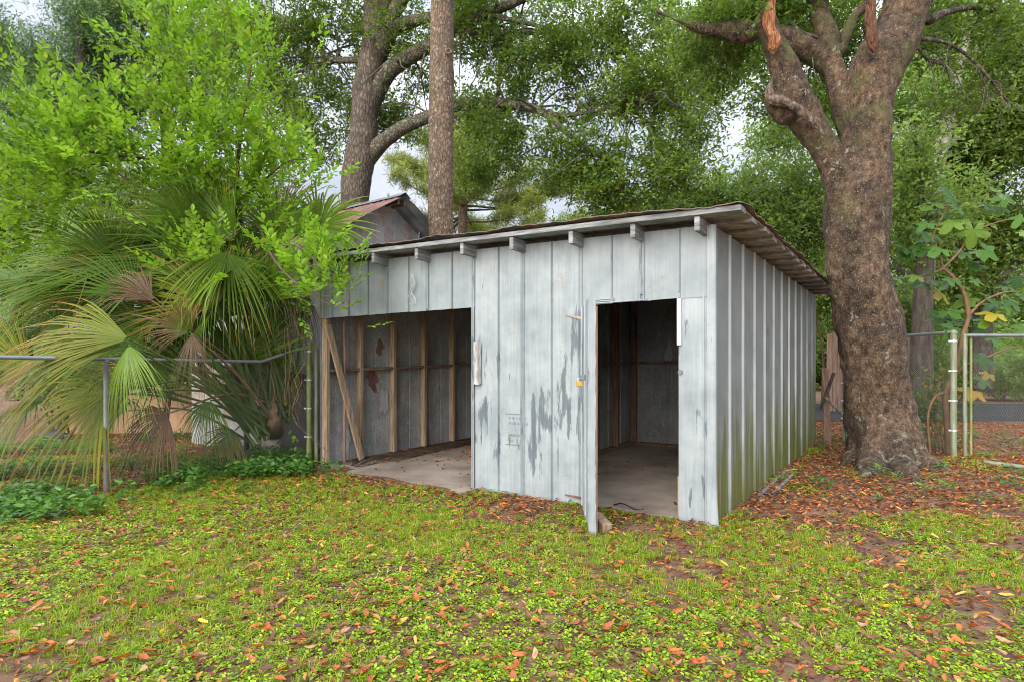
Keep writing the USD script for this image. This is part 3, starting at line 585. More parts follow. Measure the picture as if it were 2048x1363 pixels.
# rafters with their tails, purlin boards, roofing
RS = [0.075, sf(1284), sf(1163), sf(1048), sf(950), sf(858), sf(775), 5.2]
for s in RS:
    obj('rafter', bx(-s - 0.024, -s + 0.024, -0.235 + rng.uniform(-0.015, 0.015), 5.95, 2.57, 2.697), 'wood_grey', shed, label=None)
PB = []
t = -0.26
while t < 6.1:
    w = 0.17 if len(PB) % 2 == 0 else 0.24
    PB.append((t, min(t + w, 6.2))); t += w + (0.012 if len(PB) % 2 else 0.03)
for k, (t0, t1) in enumerate(PB):
    low = 2.70 + (0.0 if k % 2 == 0 else 0.034)
    obj('roof_board', bx(-SL - 0.22, 0.29 + rng.uniform(-0.012, 0.012), t0, t1, low, 2.748 + rng.uniform(-0.002, 0.002), 0.003), 'deck_board' if k else 'wood_grey', shed)
for k in range(9):
    s0, s1 = -0.33 + k * 0.68, -0.33 + (k + 1) * 0.68 + 0.03
    A, T = np.meshgrid(np.linspace(s0, s1, 14), np.linspace(-0.30, 6.24, 60))
    N3 = np.stack([A * 3, T * 3, A * 0], -1)
    edge = np.clip(1 - (T + 0.30) / 0.25, 0, 1) + np.clip(1 - np.abs(A + 0.33) / 0.2, 0, 1)
    Z = 2.757 + 0.003 * k % 2 + (meshkit.fbm(N3, 3, 2) - 0.3) * 0.05 * (0.3 + np.clip(edge, 0, 1)) + 0.004 * np.sin(A * 40)
    TT = T + np.where(T < -0.29, (meshkit.noise(N3 * 3, 6) - 0.5) * 0.05, 0)
    AA = A + np.where(A < -0.32, (meshkit.noise(N3 * 3, 8) - 0.5) * 0.05, 0)
    n = 14; up = np.stack([-AA, TT, Z], -1).reshape(-1, 3); dn = up - (0, 0, 0.006); N = len(up); Fs = []
    for r in range(59):
        for c in range(13):
            q = r * n + c; Fs += [(q, q + n, q + n + 1), (q, q + n + 1, q + 1), (N + q, N + q + 1, N + q + n + 1), (N + q, N + q + n + 1, N + q + n)]
    for c in range(13):
        q, w = c, 59 * n + c; Fs += [(q, q + 1, N + q + 1), (q, N + q + 1, N + q), (w, N + w + 1, w + 1), (w, N + w, N + w + 1)]
    for r in range(59):
        q, w = r * n, r * n + 13; Fs += [(q, N + q + n, q + n), (q, N + q, N + q + n), (w, w + n, N + w + n), (w, N + w + n, N + w)]
    obj('roof_sheet', (np.vstack([up, dn]), np.array(Fs)), 'roof_sheet', shed, 40)
# the door, swung open towards the viewer, seen on edge
hin = W_(sf(1170), -0.03); fre = np.array([0.665, 4.98, 0])
dd = fre - hin; DW = np.linalg.norm(dd); dd /= DW
hl = np.array([-(hin[:2] - C0) @ US, (hin[:2] - C0) @ VT]); fl = np.array([-(fre[:2] - C0) @ US, (fre[:2] - C0) @ VT])
dv = (fl - hl) / np.linalg.norm(fl - hl); dn_ = np.array([dv[1], -dv[0]])   # dn_: to the left of the door as seen from the front
if dn_[0] > 0: dn_ = -dn_


def dplace(u, o, z):
    sag = -0.02 * np.asarray(u) / DW
    return (hl[0] + dv[0] * u + dn_[0] * (o + 0.018), hl[1] + dv[1] * u + dn_[1] * (o + 0.018), np.asarray(z) + sag)


door = UsdGeom.Xform.Define(stage, numbered(path_of(shed), 'door')); tag(door, 'narrow metal-skinned door standing open towards the viewer')
for k in range(2):
    obj('door_skin', sheet(0.01 + k * DW / 2, (k + 1) * DW / 2 - 0.004, 0.03, 2.0, dplace, 200 + k, 0.012, (0.03 + k * DW / 2,), 0.006, 8, 12, 0.012), 'tin_front', door, 35)
fz = np.linspace(0.0, 2.0, 40)
fe, ffe = [], []
for z in fz:
    jit = (meshkit.noise(np.array([[z * 23.0, 0.5, 0.5]]), 12)[0] - 0.5) * 0.022
    p0 = dplace(DW - 0.06, 0.006, z); 
    for (u, o) in ((DW - 0.07, 0.006), (DW + 0.004 + jit * 0.3, 0.010 + jit), (DW + 0.006 + jit * 0.3, -0.052 + jit), (DW - 0.05, -0.050)):
        fe.append(dplace(u, o, z))
for r in range(39):
    for c in range(3):
        q = r * 4 + c; ffe += [(q, q + 1, q + 5), (q, q + 5, q + 4)]
obj('door_edge', (np.array(fe), np.array(ffe)), 'tin_front', door, 30, label='crumpled folded metal edge of the open door')
for u0 in (0.03, DW - 0.06):
    a_, b_ = dplace(u0 + 0.02, -0.045, 0.03), dplace(u0 + 0.02, -0.045, 1.93)
    obj('stile', beam(a_, b_, 0.05, 0.04, (1, 0, 0)), 'wood_upright', door)
for z in (0.2, 1.0, 1.8):
    obj('rail', beam(dplace(0.08, -0.045, z), dplace(DW - 0.09, -0.045, z), 0.04, 0.09), 'wood_upright', door)
# strap hinges on the wall, hasp
for z, tilt in ((1.93, 0.02), (0.12, -0.02)):
    s0 = sf(1166)
    P = np.array([(s0, -0.02), (s0 + 0.20, 0.004 + tilt), (s0 + 0.20, -0.008 + tilt), (s0, -0.05)])
    v = np.vstack([np.stack([-P[:, 0], np.full(4, -0.022), z + P[:, 1]], 1), np.stack([-P[:, 0], np.full(4, -0.017), z + P[:, 1]], 1)])
    obj('hinge', (v, np.array([(0, 1, 2), (0, 2, 3), (4, 6, 5), (4, 7, 6), (0, 4, 5), (0, 5, 1), (1, 5, 6), (1, 6, 2), (2, 6, 7), (2, 7, 3), (3, 7, 4), (3, 4, 0)])), 'hinge_metal' if z > 1 else 'rusty_roof', shed)
zh = 1.33
hs = obj('hasp', cat([beam(dplace(DW - 0.16, 0.03, zh), dplace(DW + 0.0, 0.03, zh), 0.006, 0.05), beam(dplace(DW - 0.12, 0.03, zh), dplace(DW - 0.12, 0.075, zh), 0.04, 0.045)]), 'hasp_metal', door)
obj('latch_hole', trimesh.creation.cylinder(0.02, 0.012, 12, transform=trimesh.transformations.rotation_matrix(PI / 2, (1, 0, 0)) ), 'hasp_metal', shed)
UsdGeom.Xformable(stage.GetPrimAtPath(path_of(shed) + '/latch_hole')).AddTranslateOp().Set((-DR + 0.02, -0.016, 1.36))
# bent tin nailed over the jamb of the open bay
c = sf(957)
ang = np.linspace(-0.15 * PI, 1.1 * PI, 9)
pv, pf = [], []
for z in np.linspace(1.22, 1.70, 8):
    for a_ in ang:
        pv.append((-c - 0.052 * math.cos(a_), -0.018 - 0.045 * max(math.sin(a_), -0.1), z + 0.004 * math.sin(9 * a_)))
for r in range(7):
    for q in range(8):
        w = r * 9 + q; pf += [(w, w + 1, w + 10), (w, w + 10, w + 9)]
obj('jamb_patch', (np.array(pv), np.array(pf)), 'mottled_tin', shed, 60, label='mottled rusty curved tin patch on the jamb of the open bay')
# faded printing on the sheets
for k, (txt, zz_, sc) in enumerate((('2  W  I  9127', 0.845, 0.026), ('D  26-5  GALV', 0.79, 0.026), ('MADE IN USA', 0.66, 0.024), ('423', 0.60, 0.024))):
    tm = meshkit.text_mesh(txt, sc, 0.001)
    v = np.array(tm.vertices); s0 = sf(1018)
    obj('print_mark', (np.stack([-s0 + v[:, 0], -0.0085 - v[:, 2], zz_ + v[:, 1]], 1), np.array(tm.faces)), 'ink', shed)
for zz_ in (0.90, 0.565):
    obj('print_line', bx(-sf(1012), -sf(1044), -0.0095, -0.0085, zz_, zz_ + 0.006, 0.0002), 'ink', shed)

# smears of old paint on the inside of the left wall
def smear(name, t, z, rt, rz, m, seed, label):
    g = np.random.default_rng(seed); an = np.linspace(0, 2 * PI, 40, endpoint=False)
    r = 0.6 + 0.9 * (meshkit.noise(np.stack([np.cos(an) * 2.2 + seed, np.sin(an) * 2.2, an * 0], 1), seed) - 0.2)
    v = np.array([(-SL + 0.0075, t, z)] + [(-SL + 0.0075, t + rt * a_ * math.cos(b_), z + rz * a_ * math.sin(b_)) for a_, b_ in zip(r, an)])
    obj(name, (v, np.array([(0, 1 + k, 1 + (k + 1) % 40) for k in range(40)])), m, shed, False, label)


noisy('smear_red', [(0.35, (0.16, 0.075, 0.07)), (0.65, (0.27, 0.12, 0.105))], (1, 1, 0.6), 9, 5)
noisy('smear_white', [(0.35, (0.30, 0.31, 0.32)), (0.65, (0.50, 0.51, 0.52))], (1, 1, 0.6), 9, 5)
noisy('smear_rust', [(0.35, (0.17, 0.12, 0.09)), (0.65, (0.25, 0.155, 0.10))], (1, 1, 0.6), 9, 5)
smear('paint_smear', 0.96, 1.22, 0.13, 0.16, 'smear_red', 3, 'dull red paint smear inside the open bay')
smear('paint_smear', 1.18, 0.92, 0.09, 0.28, 'smear_white', 4, 'whitish paint smear below the red one')
smear('paint_smear', 2.42, 0.95, 0.10, 0.32, 'smear_white', 6, 'whitish paint smear between the farther studs')
smear('paint_smear', 0.42, 0.55, 0.12, 0.40, 'smear_white', 8, 'chalky smear near the leaning plank')
smear('paint_smear', 1.10, 1.75, 0.07, 0.13, 'smear_rust', 9, 'rusty smear above the girt')
# floors
def slab(outline, z, th=0.12):
    """z(s,t) gives the top"""
    from shapely.geometry import Polygon
    v, f = trimesh.creation.triangulate_polygon(Polygon(outline).segmentize(0.35), engine='earcut')
    top = np.array([W_(s, t, z(s, t)) for s, t in v]); n = len(v)
    b = trimesh.Trimesh(v, f, process=False) if False else None
    e = np.vstack([f[:, [0, 1]], f[:, [1, 2]], f[:, [2, 0]]]); key = {tuple(sorted(x)): 0 for x in e}
    for x in e: key[tuple(sorted(x))] += 1
    out = [tuple(x) for x in e if key[tuple(sorted(x))] == 1]
    Fs = [tuple(t_) for t_ in f] + [(a_, n + a_, n + b_) for a_, b_ in out] + [(a_, n + b_, b_) for a_, b_ in out] + [tuple(n + t_[::-1]) for t_ in f]
    m = trimesh.Trimesh(np.vstack([top, top - (0, 0, th)]), np.array(Fs), process=False); m.fix_normals()
    return np.array(m.vertices), np.array(m.faces)


zf = lambda s, t: 0.026 * max(t, -0.2) + 0.010 * s + 0.012
lip = [(2.64, -0.42), (3.0, -0.50), (3.4, -0.36), (3.9, -0.42), (4.3, -0.30), (4.6, -0.34), (4.74, -0.10), (4.80, 0.45), (4.7, 0.95), (4.78, 1.5), (4.75, 5.9), (2.66, 5.9)]
obj('concrete_floor', slab(lip, zf), 'concrete', kind='structure')
lip2 = [(4.77, -0.33), (5.1, -0.28), (5.42, -0.12), (5.44, 5.9), (4.77, 5.9), (4.80, 1.5), (4.72, 0.95), (4.82, 0.45), (4.76, -0.10)]
obj('concrete_floor', slab(lip2, lambda s, t: zf(s, t) - 0.012), 'concrete', kind='structure')
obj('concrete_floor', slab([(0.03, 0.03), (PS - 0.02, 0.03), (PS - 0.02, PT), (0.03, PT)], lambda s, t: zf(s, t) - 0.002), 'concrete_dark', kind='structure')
# oil stain: a thin irregular film
an = np.linspace(0, 2 * PI, 22, endpoint=False); rr = 0.30 * (1 + 0.3 * np.sin(3 * an + 1) + 0.12 * np.sin(7 * an))
ov = [W_(0.62, 2.75, zf(0.62, 2.75) + 0.003)] + [W_(0.62 + r * 1.5 * math.cos(b), 2.75 + r * math.sin(b), zf(0.62 + r * 1.5 * math.cos(b), 2.75 + r * math.sin(b)) + 0.003) for r, b in zip(rr, an)]
tag(obj('oil_stain', (np.array(ov), np.array([(0, 1 + (k + 1) % 22, 1 + k) for k in range(22)])), 'concrete_dark'), 'dark oil stain on the concrete floor of the right room', 'stain')
mat('oil', {'p': ('principled_bsdf', {'base_color': (0.028, 0.022, 0.018), 'roughness': 0.6})}, [])
UsdShade.MaterialBindingAPI.Apply(stage.GetPrimAtPath('/World/oil_stain')).Bind(M['oil'])

# loose things about the shed
def lone(name, mesh, m, label, c, smooth=False, group=None):
    o = obj(name, mesh, m, None, smooth); return tag(o, label, c, group)


lone('leaning_plank', beam(W_(SL - 0.13, 0.02, 2.02), W_(SL - 0.17, 0.60, 0.075), 0.035, 0.10, tuple(VT) + (0,), 0.006), 'wood_upright', 'weathered brown plank leaning against the studs inside the open bay', 'plank')
lone('floor_board', beam(W_(4.2, 3.55, 0.16), W_(2.9, 3.15, 0.145), 0.42, 0.03), 'wood_level', 'flat pale board lying at the back of the open bay floor', 'board')
lone('hooked_cable', tube(spline([W_(1.02, 0.12, 0.03), W_(0.92, 0.10, 0.06), W_(0.80, 0.08, 0.035), W_(0.74, 0.10, 0.02), W_(0.72, 0.16, 0.018), W_(0.76, 0.20, 0.018)], 24), 0.007, 6), 'black_cable', 'short black hooked cable on the floor inside the doorway', 'cable', True)
b0 = gp(1206, 1058)
v, f = bx(-0.045, 0.045, -0.10, 0.13, -0.03, 0.075, 0.012)
rot = np.array([[math.cos(0.3), -math.sin(0.3), 0], [math.sin(0.3), math.cos(0.3), 0], [0, 0, 1]]); v = v @ rot.T; v[:, 2] += 0.25 * (v[:, 1] > 0) * 0.2
lone('wood_block', (v + b0, f), 'fence_board', 'short dark weathered wood block at the foot of the open door', 'wood block')
s0 = sf(829)
wz = [(0, 2.56), (0.03, 2.50), (0.045, 2.44), (0.02, 2.38), (-0.01, 2.33), (0.02, 2.30), (0.055, 2.25), (0.06, 2.20), (0.02, 2.185), (-0.05, 2.195)]
wp = spline([(-s0 + x, -0.045, z) for x, z in wz], 40)
wpw = np.array([W_(-x, y, z) for x, y, z in wp])
lone('hanging_wire', cat([tube(wpw, 0.0045, 5), tube(np.array([W_(s0 - 0.03, -0.05, 2.44), W_(s0 + 0.02, -0.05, 2.36), W_(s0 + 0.055, -0.05, 2.28)]), 0.006, 5)]), 'wire_metal', 'bent bare wire hanging from a rafter tail above the open bay', 'wire', True)
pl = np.array(dplace(DW - 0.12, 0.075, zh - 0.045)); plw = W_(-pl[0], pl[1], pl[2])
pad = thing('padlock', 'small brass padlock hanging on the hasp of the open door', 'padlock', plw)
obj('body', bx(-0.03, 0.03, -0.012, 0.012, -0.035, 0.018, 0.005), 'brass', pad)
obj('shackle', tube(np.array([(0.018 * math.cos(a_), 0, 0.016 + 0.024 * math.sin(a_) + (0.0)) for a_ in np.linspace(0, PI, 9)]), 0.004, 6), 'band_metal', pad, True)
for k, (o1, tt) in enumerate(((0.09, (1.35, 3.0)), (0.20, (1.5, 2.75)))):
    p0, p1 = W_(-o1, tt[0]), W_(-o1 + 0.02, tt[1])
    p0[2], p1[2] = gz(p0[0], p0[1]) + 0.012, gz(p1[0], p1[1]) + 0.012
    lone('conduit', tube(np.linspace(p0, p1, 8), 0.022, 10), 'old_pipe', ('grey pipe lying right against the foot of the shed side wall', 'grey pipe half sunk in leaves, outer of the two beside the shed')[k], 'pipe', True)

# ------------------------------------------------------------ gabled outbuilding behind the shed
G0 = 6.75
gb = thing('gabled_outbuilding', 'old tin outbuilding with a rusty gabled roof behind the shed', 'outbuilding', (*(C0 + US * G0), 0), -TH)
APT, APZ, SLOPE, HALF = 2.52, 4.62, 0.60, 2.3


def gtop(t): return APZ - 0.07 - SLOPE * abs(t - APT)


gw = lambda a, o, z: (o, a, z)
tt = np.arange(APT - HALF, APT + HALF - 0.05, 0.30)
for k, t0 in enumerate(tt):
    t1 = t0 + 0.30
    A = np.linspace(t0, t1 + 0.01, 6); O = np.array([0, 0.012, 0.0, 0, 0, 0])
    v = []
    for a_, o_ in zip(A, O): v += [(o_, a_, 0.0), (o_, a_, 2.5), (o_, a_, gtop(a_))]
    v = np.array(v); v = np.vstack([v, v - (0.003, 0, 0)]); n = 18; fs = []
    for q in range(5):
        for h in range(2):
            w = q * 3 + h; fs += [(w, w + 3, w + 4), (w, w + 4, w + 1), (n + w, n + w + 4, n + w + 3), (n + w, n + w + 1, n + w + 4)]
    obj('wall_panel', (v, np.array(fs)), 'tin_gable', gb, 35)
GL = 2.7
obj('side_wall', bx(-GL, -0.01, APT - HALF, APT - HALF + 0.03, 0, gtop(APT - HALF)), 'tin_gable', gb)
obj('side_wall', bx(-GL, -0.01, APT + HALF - 0.03, APT + HALF, 0, gtop(APT + HALF)), 'tin_gable', gb)


def roof_strip(x0, x1, sgn, bend, over=0.3, rusty=True, nn=9):
    """one corrugated sheet from the ridge down the slope"""
    X = np.linspace(x0, x1, 13); D = np.linspace(0, HALF + over, nn); v = []
    for d in D:
        for q, x in enumerate(X):
            z = APZ - SLOPE * d + 0.018 * math.cos(x * 2 * PI / 0.16)
            k = max(0, (x - 0.0) / 0.5)
            z -= bend * (d / HALF) ** 2 * k * k * 0.35 - bend * 0.10 * k * math.sin(min(d / 1.4, 1) * PI)
            v.append((x, APT + sgn * d, z))
    v = np.array(v); n = len(v); v = np.vstack([v, v - (0, 0, 0.004)]); fs = []
    for r in range(nn - 1):
        for c in range(12):
            w = r * 13 + c; fs += [(w, w + 1, w + 14), (w, w + 14, w + 13), (n + w, n + w + 14, n + w + 1), (n + w, n + w + 13, n + w + 14)]
    return v, np.array(fs)


for k in range(5):
    x1 = 0.42 - k * 0.6; x0 = x1 - 0.62
    obj('roof_sheet', roof_strip(x0, x1, -1, 0.15), 'rusty_roof', gb, 60)
    obj('roof_sheet', roof_strip(x0, x1, 1, 1.0 if k == 0 else 0.0), 'grey_roof', gb, 60)
obj('ridge_cap', cat([(np.array([(-GL, APT - 0.14, APZ - 0.05), (0.44, APT - 0.14, APZ - 0.05), (0.44, APT, APZ + 0.045), (-GL, APT, APZ + 0.045), (0.44, APT + 0.14, APZ - 0.05), (-GL, APT + 0.14, APZ - 0.05)]), np.array([(0, 1, 2), (0, 2, 3), (3, 2, 4), (3, 4, 5)]))]), 'galvanised', gb)
for d in (0.08, 1.15, 2.3):
    for sg in (-1, 1):
        obj('purlin', beam((-GL, APT + sg * d, APZ - SLOPE * d - 0.075), (0.34 if sg < 0 or d < 0.5 else 0.40, APT + sg * d, APZ - SLOPE * d - 0.075), 0.05, 0.10), 'wood_level', gb)
obj('barge_lath', beam((0.03, APT + 0.72, 3.75), (0.03, APT + 0.80, 4.18), 0.03, 0.02, (1, 0, 0)), 'white_trim', gb)

# ------------------------------------------------------------ house behind the palm
hx, hy = -9.6, 12.6
house = thing('peach_house', 'peach stucco house with white trim glimpsed behind the fan palm', 'house', (hx, hy, 0.12))
obj('wall', bx(0, 5.4, 0, 6, -0.1, 2.2), 'peach_stucco', house)
obj('corner_board', bx(5.32, 5.46, -0.03, 0.1, -0.05, 2.1), 'white_trim', house)
for x in (3.3,):
    d = obj('panel_board', bx(x, x + 0.6, -0.05, 0.012, -0.05, 1.95), 'white_trim', house)
wn_ = obj('window', cat([bx(1.9, 2.8, -0.04, 0.02, 0.95, 1.02), bx(1.9, 2.8, -0.04, 0.02, 2.03, 2.1), bx(1.9, 1.97, -0.038, 0.02, 1.021, 2.029), bx(2.73, 2.8, -0.038, 0.02, 1.021, 2.029), bx(2.33, 2.37, -0.03, 0.02, 1.021, 2.029)]), 'white_trim', house)
obj('pane', bx(1.97, 2.73, -0.012, 0.01, 1.02, 2.03), 'window_glass', wn_)
obj('pipe', tube(np.array([(4.55, -0.06, 0), (4.55, -0.06, 2.1)]), 0.035, 8), 'white_trim', house, True)
hr = np.array([(-0.5, -0.4, 2.15), (5.6, -0.4, 2.15), (5.6, 3, 2.75), (-0.5, 3, 2.75), (5.6, 6.5, 2.15), (-0.5, 6.5, 2.15)])
obj('roof', (np.vstack([hr, hr - (0, 0, 0.14)]), np.array([(0, 1, 2), (0, 2, 3), (3, 2, 4), (3, 4, 5), (6, 8, 7), (6, 9, 8), (9, 10, 8), (9, 11, 10), (0, 6, 7), (0, 7, 1), (4, 10, 11), (4, 11, 5), (1, 7, 8), (1, 8, 2), (2, 8, 10), (2, 10, 4), (0, 3, 9), (0, 9, 6), (3, 5, 11), (3, 11, 9)])), 'house_roof', house)

# ------------------------------------------------------------ chain-link fences
def link_mesh(a, b, z0, z1, pitch=0.066, r=0.0016):
    """zig-zag wires hooked into each other, between posts a and b (xy)"""
    a, b = np.asarray(a, float), np.asarray(b, float); L = np.linalg.norm(b - a); d = (b - a) / L; nrm = np.array([-d[1], d[0]])
    ms = []; x = 0.0
    nz = int((z1 - z0) / (pitch / 2)); w = pitch / 2
    while x < L - w:
        pts = []
        for q in range(nz + 1):
            u = x + (w if q % 2 else 0); o = 0.004 if q % 2 else -0.004
            p = a + d * u + nrm * o
            pts.append((p[0], p[1], z0 + q * pitch / 2 + gz(p[0], p[1])))
        pts = np.array(pts)
        # three-sided ribbon tube, mitred at the bends
        off = r * np.array([[0, 1], [0.87, -0.5], [-0.87, -0.5]])
        V3 = np.concatenate([pts + np.array([*(d * q[0] + nrm * q[1]), 0]) for q in off]); n = len(pts); fs = []
        for q in range(n - 1):
            for e in range(3):
                g = (e + 1) % 3; fs += [(e * n + q, g * n + q, g * n + q + 1), (e * n + q, g * n + q + 1, e * n + q + 1)]
        ms.append((V3, np.array(fs)))
        x += pitch / 2 * 2 if False else w * 1.0 if False else pitch / 2
        x += 0.0
    # every second wire mirrored: neighbouring zig-zags meet at the bends
    return cat(ms[::2] if False else ms)


def post(name, p, h, r, mat_, parent, bands=0, cap=True):
    z = float(gz(p[0], p[1]))
    prof = [(0.0, -0.3), (r, -0.3), (r, h), (0, h)] if not cap else [(0.0, -0.3), (r, -0.3), (r, h), (r * 1.15, h), (r * 1.15, h + r * 0.5), (r * 0.7, h + r * 1.1), (0, h + r * 1.35)]
    m = trimesh.creation.revolve(np.array(prof), sections=16); m.apply_translation((p[0], p[1], z))
    po = obj(name, m, mat_, parent, 40)
    for k in range(bands):
        zz_ = z + h * (0.22 + 0.72 * k / max(bands - 1, 1))
        b = trimesh.creation.annulus(r + 0.001, r + 0.004, 0.022, sections=16); b.apply_translation((p[0], p[1], zz_))
        obj('tension_band', cat([b, bx(p[0] - r - 0.03, p[0] - r + 0.002, p[1] - 0.006, p[1] + 0.006, zz_ - 0.011, zz_ + 0.011, 0.001)]), 'band_metal', po)
    return po


lf = thing('chain_link_fence', 'low grey chain-link fence running left from the shed under the palm', 'fence')
L1 = gp(212, 987)[:2]; L2 = gp(618, 924)[:2]; ld = (L1 - L2) / np.linalg.norm(L1 - L2); L0 = L1 + ld * 3.0
TOPZ = 1.50
post('line_post', L1, TOPZ - float(gz(*L1)) - 0.03, 0.026, 'galvanised', lf)
post('line_post', L0, TOPZ - 0.03, 0.026, 'galvanised', lf)
post('corner_post', L2, 1.70, 0.038, 'olive_pipe', lf, 4)
post('corner_post', L2 + np.array([0.10, 0.02]), 1.62, 0.028, 'mossy_pipe', lf, 0)
RP = L2 + ld * 0.75
obj('top_rail', tube(np.array([(*L0, TOPZ), (*L1, TOPZ), (*RP, TOPZ)]), 0.021, 10), 'galvanised', lf, 40)
obj('rail_brace', tube(np.array([(*RP, TOPZ), (*L2, 1.74)]), 0.021, 10), 'galvanised', lf, 40)
obj('chain_link_mesh', link_mesh(L0, L2, 0.03, TOPZ - 0.09), 'fence_wire', lf)

rf = thing('gate_fence', 'tall mossy chain-link fence and gate right of the big tree', 'fence')
R1 = gp(1907, 914)[:2]; R2 = gp(1930, 914)[:2]
RT = at(1907, 664, R1[1])[2]
post('gate_post', R1, RT - float(gz(*R1)) - 0.02, 0.042, 'mossy_pipe', rf, 4)
post('gate_post', R2, RT - float(gz(*R2)) - 0.06, 0.026, 'mossy_pipe', rf, 0)
R3 = R2 + np.array([0.10, 0.02]); post('gate_frame', R3, RT - 0.2, 0.016, 'olive_pipe', rf)
R0 = W_(-0.35, 6.3)[:2] + np.array([0.15, 0.25])
RB = np.array([R0[0] + 0.05, R0[1]])
R4 = R2 + np.array([3.2, -0.25])
obj('top_rail', tube(np.array([(*RB, RT), (*R1, RT)]), 0.024, 10), 'galvanised', rf, 40)
obj('top_rail', tube(np.array([(*R2, RT - 0.05), (*R4, RT - 0.07)]), 0.024, 10), 'galvanised', rf, 40)
post('line_post', R4, RT - 0.2, 0.03, 'mossy_pipe', rf)
post('line_post', RB, RT - 0.2, 0.036, 'mossy_pipe', rf, 5)
obj('chain_link_mesh', link_mesh(RB, R1, 0.03, RT - 0.3), 'fence_wire', rf)
obj('gate_mesh', link_mesh(R2 + (0.12, 0), R4, 0.05, RT - 0.35), 'fence_wire', rf)

# boards leaning between the shed and the tree
e = gp(1655, 890)
lone('leaning_board', beam((e[0], e[1], 0.15), at(1650, 735, e[1] + 0.1), 0.025, 0.14, (0.6, 0.2, 0)), 'wood_dark', 'mossy upright board in the gap between shed corner and tree', 'board')
lone('leaning_branch', beam(at(1643, 812, e[1] - 0.3), at(1668, 745, e[1] - 0.1), 0.05, 0.03, (0, 1, 0)), 'dark_bark', 'dark split branch leaning in the gap behind the shed corner', 'branch')
lone('leaning_pole', tube(np.array([at(1651, 795, e[1] - 0.3), at(1690, 832, e[1] - 1.0)]), 0.022, 8), 'grey_bark', 'thin grey pole slanting behind the big tree trunk', 'pole', True)
pa, pb = gp(1968, 928), gp(2110, 946)
lone('ground_pipe', tube(np.linspace(pa + (0, 0, 0.03), pb + (0, 0, 0.03), 6), 0.03, 10), 'mossy_pipe', 'mossy pipe lying on the leaves at the right edge', 'pipe', True)
pp = gp(112, 1032)
pr = np.random.default_rng(5)
Xg, Yg = np.meshgrid(np.linspace(-0.08, 0.08, 12), np.linspace(-0.035, 0.035, 7))
Zg = 0.015 + 0.05 * pr.random(Xg.shape)
v = np.stack([Xg + pr.normal(0, 0.012, Xg.shape), Yg + pr.normal(0, 0.012, Xg.shape), Zg], -1).reshape(-1, 3) + pp
a = (np.arange(6)[:, None] * 12 + np.arange(11)).ravel()
lone('paper_scrap', (v, np.vstack([np.stack([a, a + 1, a + 13], 1), np.stack([a, a + 13, a + 12], 1)])), 'paper', 'crumpled white scrap among the weeds at the lower left', 'litter')
pp = gp(105, 884)
sp_ = trimesh.creation.icosphere(2, 0.22); v = np.array(sp_.vertices); v *= (1.3, 0.8, 0.6); v += (meshkit.fbm(v * 8, 3, 3)[:, None] - 0.5) * 0.12
lone('black_bag', (v + pp + (0, 0, 0.08), np.array(sp_.faces)), 'black_cable', 'slumped black bag on the ground before the peach house', 'bag', 60)

# board fence across the back right
bf = thing('board_fence', 'brown vertical board fence seen behind the shed and the big tree', 'fence', (9.0, 17.0, 0.2), -0.1)
for k in range(17):
    obj('board', bx(k * 0.152, k * 0.152 + 0.14, 0, 0.022, 0, 2.25 + 0.05 * math.sin(k * 2.1), 0.003), 'fence_board', bf)
obj('rail', bx(0, 2.57, 0.023, 0.065, 0.5, 0.59), 'fence_board', bf); obj('rail', bx(0, 2.57, 0.023, 0.065, 1.7, 1.79), 'fence_board', bf)

# ------------------------------------------------------------ foliage sources
def spray(seed, n, L, Wd, R, flat=0.6, shape=LEAF4, upn=0.8):
    """a spray of leaves on a few fine twigs inside radius R"""
    g = np.random.default_rng(seed)
    P, D = [], []
    k = max(3, n // 7)
    for q in range(k):
        d = unit(g.normal(0, 1, 3) * (1, 1, flat)); 
        for w in range(n // k):
            u = (w + 1.2) / (n // k + 0.5) * R
            P.append(d * u + g.normal(0, 0.035 * R, 3)); D.append(unit(d + g.normal(0, 0.75, 3) * (1, 1, 0.7)))
    P, D = np.array(P), np.array(D)
    N = unit(g.normal(0, 0.55, P.shape) + (0, 0, upn))
    return leaves(P, D, N, L * g.uniform(0.75, 1.2, len(P)), Wd * g.uniform(0.8, 1.2, len(P)), shape)


OAK = [proto(f'oak_spray_{k}', spray(10 + k, 40, 0.095, 0.042, 0.38, 0.55), 'oak_leaf', False, None, k / 4) for k in range(5)]
FOR = [proto(f'forest_spray_{k}', spray(20 + k, 48, 0.13, 0.055, 0.55, 0.6), 'forest_leaf', False, None, k / 4) for k in range(5)]
PAL = [proto(f'pale_spray_{k}', spray(30 + k, 48, 0.13, 0.055, 0.55, 0.6), 'pale_leaf', False, None, k / 3) for k in range(4)]


def needle_tuft(seed, n, L, w, R=0.12):
    g = np.random.default_rng(seed); D = unit(g.normal(0, 1, (n, 3)) + (0, 0, 0.5)); P = g.normal(0, R, (n, 3))
    return leaves(P, D, unit(g.normal(0, 1, (n, 3))), L * g.uniform(0.7, 1.1, n), w)


PIN = [proto(f'pine_tuft_{k}', needle_tuft(40 + k, 60, 0.26, 0.022, 0.10), 'pine_leaf', False, None, k / 3) for k in range(4)]
CED = [proto(f'cedar_spray_{k}', spray(50 + k, 80, 0.09, 0.022, 0.42, 0.5), 'cedar_leaf') for k in range(2)]


